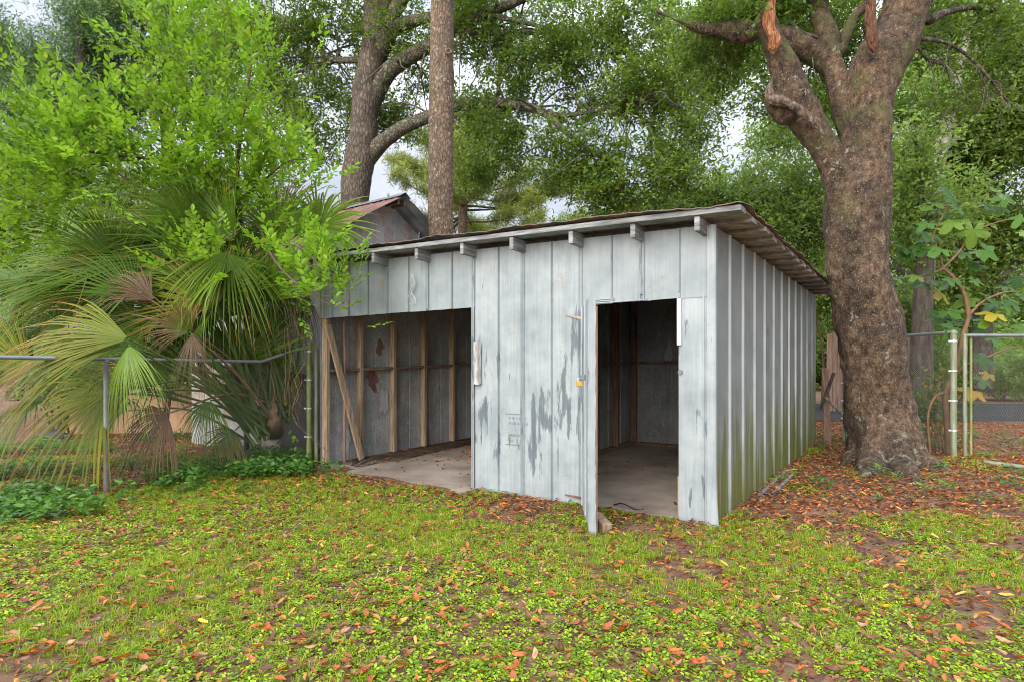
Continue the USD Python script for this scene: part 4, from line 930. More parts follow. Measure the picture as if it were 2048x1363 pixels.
def twig_leafy(seed, n=10, L=0.092, Wd=0.050, length=0.34):
    """a shoot with alternate leaves"""
    g = np.random.default_rng(seed); u = np.linspace(0.12, 1, n)
    P = np.stack([u * length, 0.02 * np.sin(u * 4), 0.05 * u**2], 1); sg = np.where(np.arange(n) % 2, 1, -1)
    D = np.stack([np.full(n, 0.75), sg * 0.8, g.normal(0.25, 0.3, n)], 1); D[-1] = (1, 0, 0.2)
    N = unit(np.stack([g.normal(-0.2, 0.25, n), g.normal(0, 0.3, n), np.ones(n)], 1))
    return leaves(P, D, N, L * g.uniform(0.7, 1.15, n), Wd * 2 * 0.5 * g.uniform(0.9, 1.2, n), LEAF6)


BRI = [proto(f'bright_shoot_{k}', twig_leafy(60 + k), 'bright_leaf', False, None, k / 5) for k in range(6)]


def blob_points(blobs, dens, seed, freq=0.9, thr=0.47, shell=0.45):
    """clumpy points in ellipsoids (centre, radii, weight)"""
    g = np.random.default_rng(seed); out = []
    for c, r, w in blobs:
        n = int(dens * w * (r[0] * r[1] + r[1] * r[2] + r[0] * r[2]) / 3 * 4)
        d = unit(g.normal(0, 1, (n * 2, 3))); p = d * (g.random(n * 2) ** shell)[:, None] * r + c
        keep = meshkit.fbm(p * freq, 2, seed) + g.normal(0, 0.03, len(p)) > thr
        out.append(p[keep][:n])
    return np.vstack(out)


def crown(parent, protos, blobs, dens, seed, name='crown', thr=0.47, freq=0.9, sc=(0.75, 1.3), tilt=0.5):
    p = blob_points(blobs, dens, seed, freq, thr); g = np.random.default_rng(seed + 1); n = len(p)
    pi = instancer(name, parent, protos, p, quats(g.uniform(0, 2 * PI, n), g.normal(0, tilt, n), g.normal(0, tilt, n)), g.uniform(*sc, n), g.integers(0, len(protos), n))
    tag(pi, kind='stuff')
    return p


def px_blob(px, py, Y, rx, ry, rd, w=1.0):
    return at(px, py, Y), np.array([rx / F * Y, rd, ry / F * Y]), w


def limb_part(parent, pts, m, n=40, k=10, name='limb', lump=0.0):
    """pts: (x, y, z, r)"""
    s = spline(pts, n); R = np.maximum(s[:, 3], 0.004)
    v, f = tube(s[:, :3], R, k)
    if lump: v = v + (meshkit.fbm(v * 3.0, 3, 2)[:, None] - 0.5) * lump
    return obj(name, (v, f), m, parent, True)


def PP(l, Y, sc=1.0):
    """(px, py, r px[, Y]) rows to (x, y, z, r)"""
    o = []
    for row in l:
        y = row[3] if len(row) > 3 else Y
        o.append((*at(row[0], row[1], y), row[2] / F * y * sc))
    return np.array(o)


def branchlets(parent, mainpts, n, seed, length, m='limb_bark', droop=0.0, name='branch', r0=0.03):
    """fine side branches off a limb, joined as one part"""
    g = np.random.default_rng(seed); s = spline(mainpts, 80); ms = []
    for q in range(n):
        i = int(g.uniform(20, 79)); p = s[i, :3]; d = unit(g.normal(0, 1, 3) * (1, 0.7, 0.8)); L = length * g.uniform(0.5, 1.2)
        c = [p, p + d * L * 0.4 + (0, 0, 0.05 * L), p + d * L * 0.75 + g.normal(0, 0.06 * L, 3) + (0, 0, -droop * L * 0.4), p + d * L + g.normal(0, 0.1 * L, 3) + (0, 0, -droop * L)]
        cs = spline(np.array(c), 9); ms.append(tube(cs, np.linspace(min(r0, s[i, 3] * 0.6), 0.005, 9), 5))
    return obj(name, cat(ms), m, parent, True)


# ------------------------------------------------------------ the spreading oak behind
def z7(x, y): return 600 + x / 2.2756, y / 2.2756


def z7l(l): return [(*z7(a_, b_), c_ / 2.2756, *r_) for a_, b_, c_, *r_ in l]


OY = 15.5
oak = thing('spreading_oak', 'big spreading oak with long level limbs behind the gabled outbuilding', 'tree', at(705, 745, OY) * (1, 1, 0))
ob = at(705, 745, OY) * (1, 1, 0)


def rel(l, Y): 
    p = PP(l, Y); p[:, :3] -= ob; return p


tr = rel(z7l([(235, 1690, 100), (240, 1300, 68), (250, 900, 64), (270, 740, 68), (288, 600, 61), (305, 400, 60), (335, 230, 58), (350, 100, 62), (365, 0, 70), (350, -150, 55), (330, -350, 45), (335, -600, 34), (350, -900, 12)]), OY)
limb_part(oak, tr, 'oak_bark', 70, 22, 'trunk', 0.10)
LIMBS = [
    [(270, 790, 34, 15.5), (322, 700, 42, 15.5), (385, 640, 34, 15.4), (470, 580, 31, 15.2), (590, 530, 28, 15), (720, 480, 26, 14.6), (870, 468, 24, 14.3), (1000, 482, 21, 14), (1120, 520, 17, 13.8), (1200, 595, 13, 13.5), (1320, 688, 10, 13.3), (1430, 745, 7, 13), (1540, 800, 4, 12.8), (1650, 860, 2, 12.7)],
    [(1080, 505, 14, 13.9), (1200, 525, 11, 13.6), (1330, 508, 8, 13.4), (1450, 475, 7, 13.2), (1590, 460, 6, 13), (1700, 480, 5, 13), (1830, 535, 3, 12.8)],
    [(290, 560, 40, 15.5), (335, 430, 48, 15.5), (400, 330, 40, 15.4), (470, 275, 36, 15.2), (560, 225, 32, 14.9), (700, 140, 28, 14.5), (830, 72, 25, 14), (1000, 0, 20, 13.6), (1200, -90, 14, 13.2)],
    [(330, 300, 40, 15.5), (385, 190, 44, 15.4), (430, 130, 32, 15.2), (500, 100, 28, 15), (590, 82, 22, 15), (720, 70, 16, 15.2), (900, 40, 10, 15.6), (1100, -30, 5, 15.8)],
    [(725, 125, 20, 14.4), (800, 145, 16, 14.3), (950, 152, 14, 14.1), (1080, 148, 11, 14), (1180, 165, 7, 13.8), (1300, 190, 4, 13.6)],
    [(860, 68, 14, 13.9), (960, 90, 10, 13.7), (1090, 120, 8, 13.6), (1180, 160, 6, 13.5), (1260, 230, 3, 13.4)],
    [(890, 155, 10, 14.2), (912, 260, 8, 14.2), (905, 400, 7, 14.2), (890, 500, 5, 14.2), (850, 590, 4, 14.2), (780, 680, 2, 14.2)],
    [(980, 155, 10, 14.1), (1060, 215, 7, 14), (1150, 250, 5, 14), (1230, 310, 3, 14)],
    [(310, 265, 18, 15.6), (230, 275, 15, 15.7), (130, 265, 13, 15.8), (60, 185, 11, 15.9), (-40, 110, 7, 16), (-160, 60, 3, 16)],
    [(150, 280, 12, 15.8), (60, 310, 9, 15.9), (-60, 330, 6, 16), (-200, 300, 3, 16)],
    [(360, 170, 40, 15.5), (425, 60, 34, 15.4), (480, -20, 26, 15.3), (560, -150, 20, 15.1), (700, -330, 12, 15)],
    [(1130, 540, 8, 13.8), (1145, 600, 5, 13.8), (1140, 640, 3, 13.8)], [(1310, 690, 6, 13.3), (1305, 740, 4, 13.3), (1330, 800, 2, 13.3)],
    [(1440, 745, 5, 13.1), (1470, 800, 3, 13), (1450, 860, 2, 13)],
]
for k, l in enumerate(LIMBS):
    limb_part(oak, rel(z7l(l), OY), 'limb_bark', 46, 9, 'limb', 0.04)
for k in (0, 1, 2, 4, 8):
    branchlets(oak, rel(z7l(LIMBS[k]), OY), 26, 300 + k, 1.7, droop=0.25)
oakb = [px_blob(*b) for b in (
    (610, 40, 16, 130, 70, 1.6), (480, 100, 16.5, 120, 90, 1.6), (600, 190, 16.5, 110, 90, 1.4), (600, 280, 16.3, 90, 50, 1.2), (720, 250, 16.5, 60, 60, 1.0), (800, 240, 16.5, 60, 60, 1.0), (800, 100, 16, 110, 80, 1.5),
    (960, 40, 14.5, 120, 60, 1.8), (1080, 100, 14, 130, 80, 1.8), (1220, 70, 13.5, 130, 90, 1.8), (1330, 130, 13.2, 110, 100, 1.5), (1190, 200, 13.5, 130, 70, 1.5), (980, 200, 14.6, 90, 70, 1.2),
    (985, 300, 14.2, 90, 60, 1.2), (1080, 290, 13.8, 90, 60, 1.2), (1150, 330, 13.5, 90, 60, 1.2), (1240, 300, 13.2, 100, 60, 1.2), (1270, 380, 13, 120, 50, 1.2), (1180, 395, 13.2, 60, 40, 0.9), (1360, 350, 12.8, 80, 60, 1.0), (1370, 250, 13, 90, 60, 1.0), (950, 345, 14.2, 50, 35, 0.8),
    (700, -120, 15.5, 260, 130, 2.2, 0.6), (1050, -100, 14.5, 260, 110, 2.2, 0.6))]
oakb = [(c - ob, r, w) for c, r, w in oakb]
crown(oak, OAK, oakb, 30, 400, thr=0.49, freq=1.2)

# ------------------------------------------------------------ the slim straight tree
SY = 11.5
sb = at(882, 745, SY) * (1, 1, 0)
slim = thing('straight_tree', 'straight slim lichen-flecked trunk rising right behind the shed roof', 'tree', sb)
q = PP([(884, 870, 34), (882, 700, 27), (881, 480, 25.5), (882, 330, 25), (883, 200, 25), (884, 60, 23.5), (886, -80, 23), (890, -400, 20), (892, -800, 12), (890, -1100, 3)], SY); q[:, :3] -= sb
limb_part(slim, q, 'slim_bark', 90, 22, 'trunk', 0.03)
kn = trimesh.creation.torus(0.045, 0.022, 14, 8); kn.apply_transform(trimesh.transformations.rotation_matrix(PI / 2, (1, 0, 0))); kn.apply_translation(at(897, 103, SY - 0.24) - sb)
obj('knot', kn, 'slim_bark', slim, True)
crown(slim, OAK, [(at(890, -420, SY) - sb, np.array([2.2, 2.2, 1.6]), 0.6)], 22, 420)

# ------------------------------------------------------------ the big tree on the right
BY = 8.25
bb = np.array([*gp(1765, 925)[:2], 0.0]); bb[1] = BY; bb[0] = (1765 - CX) / F * BY
big = thing('big_leaning_tree', 'massive forked tree with scaly brown bark beside the shed', 'tree', bb)


def z5(l): return [(1450 + a_ / 2.478, b_ / 2.478, c_ / 2.478, *r_) for a_, b_, c_, *r_ in l]


def chain_solid(chains):
    parts = []
    for ch in chains:
        ch = [tuple(c) for c in ch]
        for (x0, y0, z0, r0_), (x1, y1, z1, r1_) in zip(ch, ch[1:]):
            a_ = m3.Manifold.sphere(r0_, 20).translate((x0, y0, z0)); b_ = m3.Manifold.sphere(r1_, 20).translate((x1, y1, z1))
            parts.append(m3.Manifold.batch_hull([a_, b_]))
    return m3.Manifold.batch_boolean(parts, m3.OpType.Add)


main = spline(PP([(1785, 1010, 80), (1775, 940, 73), (1767, 900, 67), (1760, 840, 61), (1751, 760, 58), (1741, 680, 61), (1723, 600, 58), (1715, 530, 57), (1714, 450, 58), (1717, 400, 59), (1729, 340, 51), (1733, 250, 45), (1742, 180, 46), (1756, 130, 48), (1787, 80, 43), (1803, 40, 43), (1817, 0, 45), (1842, -80, 42), (1870, -180, 38), (1900, -330, 28)], BY), 46)
left_limb = spline(PP(z5([(620, 1080, 76), (565, 900, 68), (512, 800, 62), (468, 700, 72), (412, 610, 80), (355, 520, 84), (325, 430, 78), (292, 330, 76), (255, 240, 62), (222, 150, 52), (205, 95, 46)]), BY - 0.05), 24)
stub_out = spline(PP(z5([(300, 560, 55), (250, 510, 44), (225, 470, 22)]), BY - 0.15), 8)
horiz = spline(PP(z5([(215, 120, 42), (120, 155, 40), (0, 150, 34), (-110, 140, 26), (-220, 110, 18), (-330, 60, 9)]), BY), 18)
cross = spline(PP(z5([(200, 150, 42, 8.4), (300, 200, 50, 8.6), (400, 250, 50, 8.7), (500, 310, 54, 8.7), (560, 380, 56, 8.6), (600, 560, 62, 8.4)]), BY), 16)
mid = spline(PP(z5([(610, 640, 46, 8.4), (572, 480, 52, 8.5), (535, 320, 54, 8.6), (505, 190, 46, 8.7), (475, 100, 40, 8.8), (450, 0, 36, 8.9), (420, -160, 28, 9), (380, -350, 16, 9)]), BY), 24)
thin = spline(PP(z5([(545, 330, 26, 8.6), (590, 220, 22, 8.6), (640, 90, 19, 8.6), (720, 0, 17, 8.6), (800, -120, 10, 8.6)]), BY), 14)
roots = []
for (px, py, rr_, Y0) in ((1702, 928, 24, 7.95), (1742, 944, 22, 7.65), (1812, 948, 22, 7.7), (1868, 940, 20, 7.95), (1712, 912, 22, 8.5)):
    g_ = gp(px, py); z_ = g_[2]
    st_ = PP([(1765, 810, 44)], BY)[0]; mid_ = (np.array(st_[:3]) * 0.4 + g_ * 0.6) * (1, 1, 0) + (0, 0, 0.26)
    roots.append(spline(np.array([(*st_[:3], st_[3]), (*mid_, 0.19), (g_[0], g_[1], z_ + 0.02, rr_ / F * 8), (g_[0] + (g_[0] - bb[0]) * 0.35, g_[1] + (g_[1] - bb[1]) * 0.35, z_ - 0.10, 0.08)]), 10))
sol = chain_solid([main, left_limb, stub_out, horiz, cross, mid, thin] + roots).refine_to_length(0.05)
mm = sol.to_mesh(); tm = trimesh.Trimesh(mm.vert_properties[:, :3], mm.tri_verts)
trimesh.smoothing.filter_taubin(tm, lamb=0.5, nu=0.51, iterations=14)
v = np.array(tm.vertices); nrm = np.array(tm.vertex_normals)
v = v + nrm * ((meshkit.fbm(v * (2.2, 2.2, 1.4), 3, 9) - 0.5) * 0.16 + (meshkit.fbm(v * 9, 3, 11) - 0.5) * 0.05)[:, None]
obj('trunk', (v - bb, np.array(tm.faces)), 'big_bark', big, True)


def shard(pts, m, seed, name, label, splinters=6, depth=0.05):
    """a splintered wood stub: a rough core and long slivers that end at different lengths"""
    g = np.random.default_rng(seed); q = PP(z5(pts), BY); ms = []
    for k in range(splinters + 1):
        w = q.copy(); n_ = len(w)
        if k:
            off = np.array([g.uniform(-0.8, 0.8), g.uniform(-0.6, 0.1), 0]) * q[:, 3:4] * 0.8
            w[:, :3] += off; w[:, 3] *= g.uniform(0.22, 0.45); cut = g.uniform(0.6, 1.0)
            s = spline(w, 40)[: int(40 * cut)]
        else:
            w[:, 3] *= 0.72; s = spline(w, 40)
        R_ = s[:, 3] * np.clip((1 - np.linspace(0, 1, len(s))) * 5, 0.03, 1)
        v, f = tube(s[:, :3], R_, 9)
        v = v + (meshkit.fbm(v * (34, 34, 7) + k * 5, 3, seed)[:, None] - 0.5) * depth
        ms.append((v - bb, f))
    return obj(name, cat(ms), m, big, 20, label)


shard([(240, 268, 10, 7.99), (243, 235, 30, 7.97), (248, 195, 36, 7.96), (225, 150, 30, 7.98), (220, 100, 34, 7.98), (226, 40, 30, 8.0), (236, 0, 24, 8.0), (236, -50, 15, 8.0), (230, -100, 6, 8.0)], 'torn_wood', 3, 'torn_stub', 'splintered bright orange torn wood on the left limb')
shard([(742, 262, 12, 7.88), (735, 215, 30, 7.86), (728, 140, 32, 7.86), (724, 60, 30, 7.87), (726, 0, 28, 7.88), (722, -60, 22, 7.9), (726, -130, 6, 7.9)], 'torn_dark', 5, 'torn_stub', 'dark red-brown torn stub in the fork of the main stem')
shard([(485, 665, 8, 7.88), (430, 600, 20, 7.87), (370, 545, 26, 7.86), (310, 512, 28, 7.87), (262, 500, 34, 7.88), (228, 488, 30, 7.93), (217, 450, 22, 7.96), (228, 405, 12, 8.0), (234, 380, 4, 8.0)], 'torn_grey', 7, 'torn_stub', 'weathered grey torn wood along the broken left limb', 5, 0.06)
for k, l in enumerate(([(1010, 100, 26, 8.6), (1100, 60, 16, 8.8), (1250, 40, 10, 9), (1400, 90, 7, 9.2), (1500, 160, 4, 9.4)], [(950, 190, 12, 8.5), (1060, 205, 9, 8.7), (1150, 240, 8, 8.9), (1240, 310, 7, 9), (1320, 400, 6, 9), (1400, 500, 4, 9.1), (1480, 560, 3, 9.2)], [(950, 230, 8, 8.5), (1010, 300, 6, 8.6), (1090, 330, 5, 8.7), (1120, 420, 3, 8.8)],
                       [(320, 110, 9, 8.7), (380, 160, 9, 8.7), (470, 190, 8, 8.7)], [(1240, 310, 4, 9), (1300, 460, 3, 9), (1260, 560, 2, 9)])):
    q = PP(z5(l), BY); q[:, :3] -= bb; limb_part(big, q, 'limb_bark', 30, 7, 'limb')
    branchlets(big, q, 7, 500 + k, 0.7, droop=0.35, r0=0.012)
bigb = [px_blob(*b) for b in ((1500, 40, 9.2, 100, 50, 1.0), (1400, 60, 8.6, 80, 50, 0.7), (1450, 20, 8.2, 90, 40, 0.6), (1600, 60, 9.6, 90, 70, 1.0), (1560, 180, 9.8, 60, 50, 0.8, 0.7), (1440, 110, 9.4, 90, 60, 1.0), (1900, 40, 9.4, 110, 60, 1.0), (2010, 90, 9.3, 90, 80, 1.0), (1950, 200, 9.6, 90, 60, 0.8, 0.6), (1680, 30, 9.8, 80, 60, 0.8), (1480, 30, 8.9, 110, 40, 0.7), (1600, 10, 9.0, 80, 40, 0.7), (1690, 90, 9.6, 50, 50, 0.7), (1660, 170, 9.8, 40, 60, 0.6), (1800, -160, 9, 300, 100, 2, 0.5), (1500, -140, 9, 240, 90, 2, 0.5))]
crown(big, OAK, [(c - bb, r, w) for c, r, w in bigb], 40, 520, freq=1.5, sc=(0.6, 1.0))

# ------------------------------------------------------------ trees behind
def back_tree(name, label, base_px, Y, trunk, blobs, protos, bark, seed, dens=14, group=None, limbs=6, thr=0.46, sc=(0.8, 1.4), freq=0.7):
    b = at(base_px, 745, Y) * (1, 1, 0)
    t_ = thing(name, label, 'tree', b, 0, group)
    q = PP(trunk, Y); q[:, :3] -= b
    limb_part(t_, q, bark, 30, 10, 'trunk', 0.05)
    bl = [(c - b, r, w) for c, r, w in (px_blob(*x) for x in blobs)]
    s = spline(q, 40); g = np.random.default_rng(seed)
    for c, r, w in bl[:limbs]:
        st_ = s[int(np.clip(np.argmin(np.linalg.norm(s[:, :3] - (c - (0, 0, r[2] * 1.2)), axis=1)), 4, 38))]
        m_ = (st_[:3] + c) / 2 + g.normal(0, 0.25, 3)
        limb_part(t_, np.array([(*st_[:3], st_[3] * 0.6), (*m_, st_[3] * 0.35), (*c, 0.02)]), bark, 14, 6, 'limb')
    crown(t_, protos, bl, dens, seed, thr=thr, sc=sc, freq=freq)
    return t_


PY = 27.0
pnb = at(925, 745, PY) * (1, 1, 0)
pine = thing('pine_tree', 'yellow-green pine showing above the shed roof beside the slim trunk', 'tree', pnb)
q = PP([(925, 790, 13), (926, 480, 10), (925, 380, 8), (930, 300, 5), (938, 225, 2)], PY); q[:, :3] -= pnb
limb_part(pine, q, 'slim_bark', 24, 9, 'trunk')
g = np.random.default_rng(600); TP = []; sp_q = spline(q, 60)
for k in range(46):
    i_ = int(g.uniform(12, 58)); p0 = sp_q[i_]; a_ = g.uniform(0, 2 * PI); L = (1.2 + 3.6 * (58 - i_) / 38) * g.uniform(0.6, 1.1)
    e_ = p0[:3] + np.array([math.cos(a_) * L, math.sin(a_) * L, L * g.uniform(-0.05, 0.35)])
    m_ = (p0[:3] + e_) / 2 + (0, 0, -0.1 * L)
    limb = np.array([(*p0[:3], max(p0[3] * 0.3, 0.03)), (*m_, 0.03), (*e_, 0.012)]); limb_part(pine, limb, 'limb_bark', 10, 5, 'limb')
    sl = spline(limb, 30)
    for w in range(int(10 * L)):
        j_ = int(g.uniform(11, 30)); TP.append(sl[j_, :3] + g.normal(0, 1, 3) * (0.22, 0.22, 0.14) + (0, 0, 0.1))
TP = np.array(TP); n = len(TP)
pi = instancer('crown', pine, PIN, TP, quats(g.uniform(0, 2 * PI, n), g.normal(0, 0.3, n), g.normal(0, 0.3, n)), g.uniform(0.9, 1.5, n), g.integers(0, 4, n)); tag(pi, kind='stuff')
back_tree('light_green_tree', 'light green leafy tree behind the right end of the shed roof', 1480, 21, [(1480, 790, 20), (1485, 600, 16), (1480, 430, 10), (1475, 380, 3)],
          [(1300, 430, 21, 120, 45, 2), (1420, 400, 21, 110, 60, 2), (1550, 400, 20, 110, 80, 2), (1580, 300, 21, 100, 70, 2), (1480, 470, 20, 120, 60, 2), (1600, 480, 19, 90, 80, 1.5), (1240, 450, 22, 60, 40, 1.4), (1190, 470, 24, 60, 25, 1.2), (1130, 470, 25, 50, 22, 1.2), (1640, 420, 20, 80, 110, 1.6)], PAL + FOR, 'grey_bark', 610, 18)
back_tree('forked_oak', 'shadowy leafy oak filling the sky right of the broken limb', 1715, 16, [(1715, 800, 14), (1710, 500, 12), (1690, 250, 10), (1620, 60, 6)],
          [(1520, 150, 16, 110, 90, 1.6), (1440, 60, 15, 110, 70, 1.5), (1620, 200, 16, 60, 110, 1.4), (1400, 170, 16, 70, 60, 1.2, 0.8), (1540, 30, 16, 120, 60, 1.4)], FOR + OAK, 'dark_bark', 620, 16)
back_tree('pale_leaning_tree', 'tree with a pale leaning trunk at the upper right', 1850, 16, [(1835, 760, 16), (1850, 560, 16), (1862, 420, 15), (1880, 300, 14), (1905, 200, 12), (1925, 120, 8), (1945, 0, 3)],
          [(1830, 180, 16.5, 90, 90, 1.4), (1920, 90, 17, 110, 80, 1.5), (2030, 200, 17, 100, 110, 1.6), (1950, 280, 17.5, 110, 80, 1.4), (1840, 330, 18, 70, 90, 1.3), (2040, 60, 16, 90, 80, 1.4), (2120, 160, 16, 90, 120, 1.5), (1990, 330, 18, 90, 80, 1.4), (1900, 300, 18.5, 80, 80, 1.4), (2060, 320, 17.5, 80, 100, 1.4), (1960, 160, 17, 90, 90, 1.4), (1860, 60, 17, 80, 70, 1.4)], FOR, 'grey_bark', 630, 16)
back_tree('dense_thicket_tree', 'dense mid-green tree above the road right of the big trunk', 1960, 19, [(1960, 780, 22), (1962, 600, 18), (1965, 400, 12), (1960, 300, 5)],
          [(1880, 470, 19, 110, 80, 1.8), (1990, 420, 19, 110, 80, 1.8), (2060, 500, 18.5, 90, 110, 1.8), (1850, 560, 19, 90, 60, 1.5), (1960, 560, 19.5, 110, 70, 1.6), (2120, 380, 18, 90, 100, 1.6), (1830, 420, 20, 60, 90, 1.4)], FOR, 'dark_bark', 640, 17)
back_tree('dark_trunk_tree', 'tree with a dark trunk standing right behind the top rail', 1845, 13.5, [(1842, 830, 24), (1843, 700, 20), (1846, 600, 18), (1850, 480, 14), (1840, 380, 8), (1830, 250, 2)],
          [(1850, 430, 13.2, 70, 50, 1.0), (1840, 340, 13.2, 60, 60, 1.0), (1835, 260, 13.4, 60, 50, 1.0), (1800, 510, 14.5, 40, 60, 0.8), (1900, 400, 14.5, 60, 60, 1.0)], FOR, 'dark_bark', 650, 15)
back_tree('cedar_tree', 'blue-green cedar with drooping feathery branches at the upper left', 165, 17, [(175, 790, 20), (172, 500, 16), (168, 300, 14), (165, 150, 11), (160, 0, 8), (158, -200, 2)],
          [(60, 60, 16.5, 110, 60, 1.3, 0.7), (170, 40, 17, 90, 60, 1.2, 0.7), (40, 190, 16.5, 100, 50, 1.3), (150, 160, 17, 100, 60, 1.2, 0.8), (100, 270, 16.8, 110, 60, 1.4), (20, 310, 16.5, 80, 60, 1.2), (180, 340, 17.5, 80, 60, 1.2), (120, -120, 17, 140, 80, 1.6, 0.6), (30, 130, 17.5, 90, 60, 1.4), (110, 110, 17.5, 90, 60, 1.3), (190, 220, 17.5, 80, 80, 1.3), (70, 380, 17, 110, 60, 1.4), (230, 120, 17.8, 70, 80, 1.2)], CED, 'dark_bark', 660, 34, None, 7, 0.48)
back_tree('olive_tree', 'olive green oak behind the bright shrub', 330, 19, [(350, 790, 18), (345, 500, 15), (335, 250, 12), (330, 60, 8), (325, -100, 3)],
          [(240, 60, 18, 90, 70, 1.5), (330, 30, 18.5, 100, 60, 1.5), (420, 50, 18.5, 100, 80, 1.6), (300, 170, 18.5, 110, 80, 1.5), (440, 200, 19, 100, 90, 1.5), (330, -100, 18.5, 200, 90, 2, 0.6)], FOR + OAK, 'dark_bark', 670, 18)
back_tree('shadow_tree', 'dark evergreen behind the left edge of the palm', 40, 14, [(30, 800, 16), (35, 600, 12), (40, 450, 6)],
          [(40, 450, 14, 90, 70, 1.3), (130, 430, 14.5, 90, 70, 1.3), (20, 570, 13.5, 80, 70, 1.2), (150, 540, 14, 100, 70, 1.3), (-60, 480, 14, 80, 100, 1.3), (280, 520, 14.5, 90, 80, 1.2), (420, 480, 15, 110, 80, 1.2), (300, 420, 14.5, 110, 80, 1.3), (440, 400, 15, 110, 80, 1.3), (180, 400, 14.5, 90, 80, 1.3), (560, 420, 15, 70, 80, 1.0)], FOR + OAK, 'dark_bark', 680, 18)
# bushes beyond the road, and behind the fences
for k, (px, py, Y, rx, ry, rd, lab, pr_) in enumerate((
        (2000, 735, 24, 120, 50, 2.0, 'low green bush beyond the road behind the gate', FOR), (1870, 715, 23, 80, 50, 1.6, 'darker bush beyond the road behind the gate post', FOR + OAK),
        (2130, 700, 24, 120, 70, 2.0, 'tall bush beyond the road at the right edge', FOR), (1780, 640, 22, 90, 70, 1.6, 'bush beyond the road hidden by the big trunk', PAL), (1660, 600, 17.5, 60, 60, 1.2, 'light bush in the gap right of the shed corner', PAL),
        (330, 720, 11.8, 90, 80, 0.5, 'dark bush under the palm before the peach house', FOR), (560, 760, 11.4, 60, 90, 0.4, 'dark bush between palm and tin shed', FOR), (120, 760, 12.0, 90, 60, 0.5, 'leafy bush before the left end of the peach house', PAL))):
    c = at(px, py, Y); b = c * (1, 1, 0) + (0, 0, float(gz(c[0], c[1])))
    t_ = thing('bush', lab, 'bush', b)
    g = np.random.default_rng(700 + k); ms = []
    for q in range(9):
        e_ = c - b + g.normal(0, 0.5, 3) * (rx / F * Y, rd, ry / F * Y); ms.append(tube(spline(np.array([(g.normal(0, 0.1), g.normal(0, 0.1), -0.05), e_ * (0.4, 0.4, 0.55), e_]), 8), np.linspace(0.025, 0.006, 8), 5))
    obj('stems', cat(ms), 'twig', t_, True)
    crown(t_, pr_, [(c - b, np.array([rx / F * Y, rd, ry / F * Y]), 1)], 26 if Y > 13 else 60, 720 + k, 'foliage', 0.40, 1.1, (0.5, 0.95) if Y < 13 else (0.8, 1.3))
# far trees along the skyline: one kind, copied
far0 = None
fspots = [(-260, 44), (-60, 50), (180, 47), (420, 52), (640, 46), (1130, 42), (1250, 50), (1400, 45), (1560, 38), (1700, 40), (1850, 34), (2000, 36), (2150, 33), (2320, 40), (760, 54), (1010, 56)]
for k, (px, Y) in enumerate(fspots):
    b = at(px, 745, Y) * (1, 1, 0)
    lab = f'hazy broadleaf tree in the far background'
    if far0 is None:
        far0 = thing('far_tree', lab, 'tree', b, 0, 'far background trees')
        limb_part(far0, np.array([(0, 0, -0.3, 0.4), (0.1, 0, 3, 0.3), (0, 0.1, 7, 0.15), (0, 0, 10, 0.04)]), 'dark_bark', 16, 8, 'trunk')
        crown(far0, FOR, [(np.array(c), np.array(r), 1) for c, r in (((0, 0, 7), (3.2, 3.2, 2.6)), ((2.3, 0.5, 5), (2.2, 2.2, 1.8)), ((-2.4, -0.3, 5.2), (2.3, 2.3, 1.9)), ((0.4, -1.2, 3.4), (3.0, 2.4, 1.8)), ((0, 0, 2), (3.2, 2.2, 1.8)))], 7, 760, thr=0.42, sc=(1.6, 2.6), freq=0.4)
    else:
        r = thing('far_tree', lab, 'tree', b, k * 1.7, 'far background trees')
        r.GetPrim().GetReferences().AddInternalReference(far0.GetPath()); r.GetPrim().SetInstanceable(True)
        r.AddScaleOp().Set((1.0, 1.0, (0.95, 0.7, 0.8, 0.62)[k % 4]))

# ------------------------------------------------------------ overhead wire
wa, wb = at(700, 415, 24), at(1900, 330, 20)
u = np.linspace(0, 1, 30)[:, None]
lone('overhead_wire', tube(wa + (wb - wa) * u - np.array([0, 0, 1]) * (4 * u * (1 - u)) * 1.1, 0.009, 5), 'black_cable', 'thin dark overhead wire sagging across the sky behind the shed', 'wire', True)

# ------------------------------------------------------------ fan palm
pb_ = gp(545, 905); pb_[1] += 0.15
palm = thing('fan_palm', 'sprawling fan palm with green and dead brown fronds over the fence', 'palm', pb_)


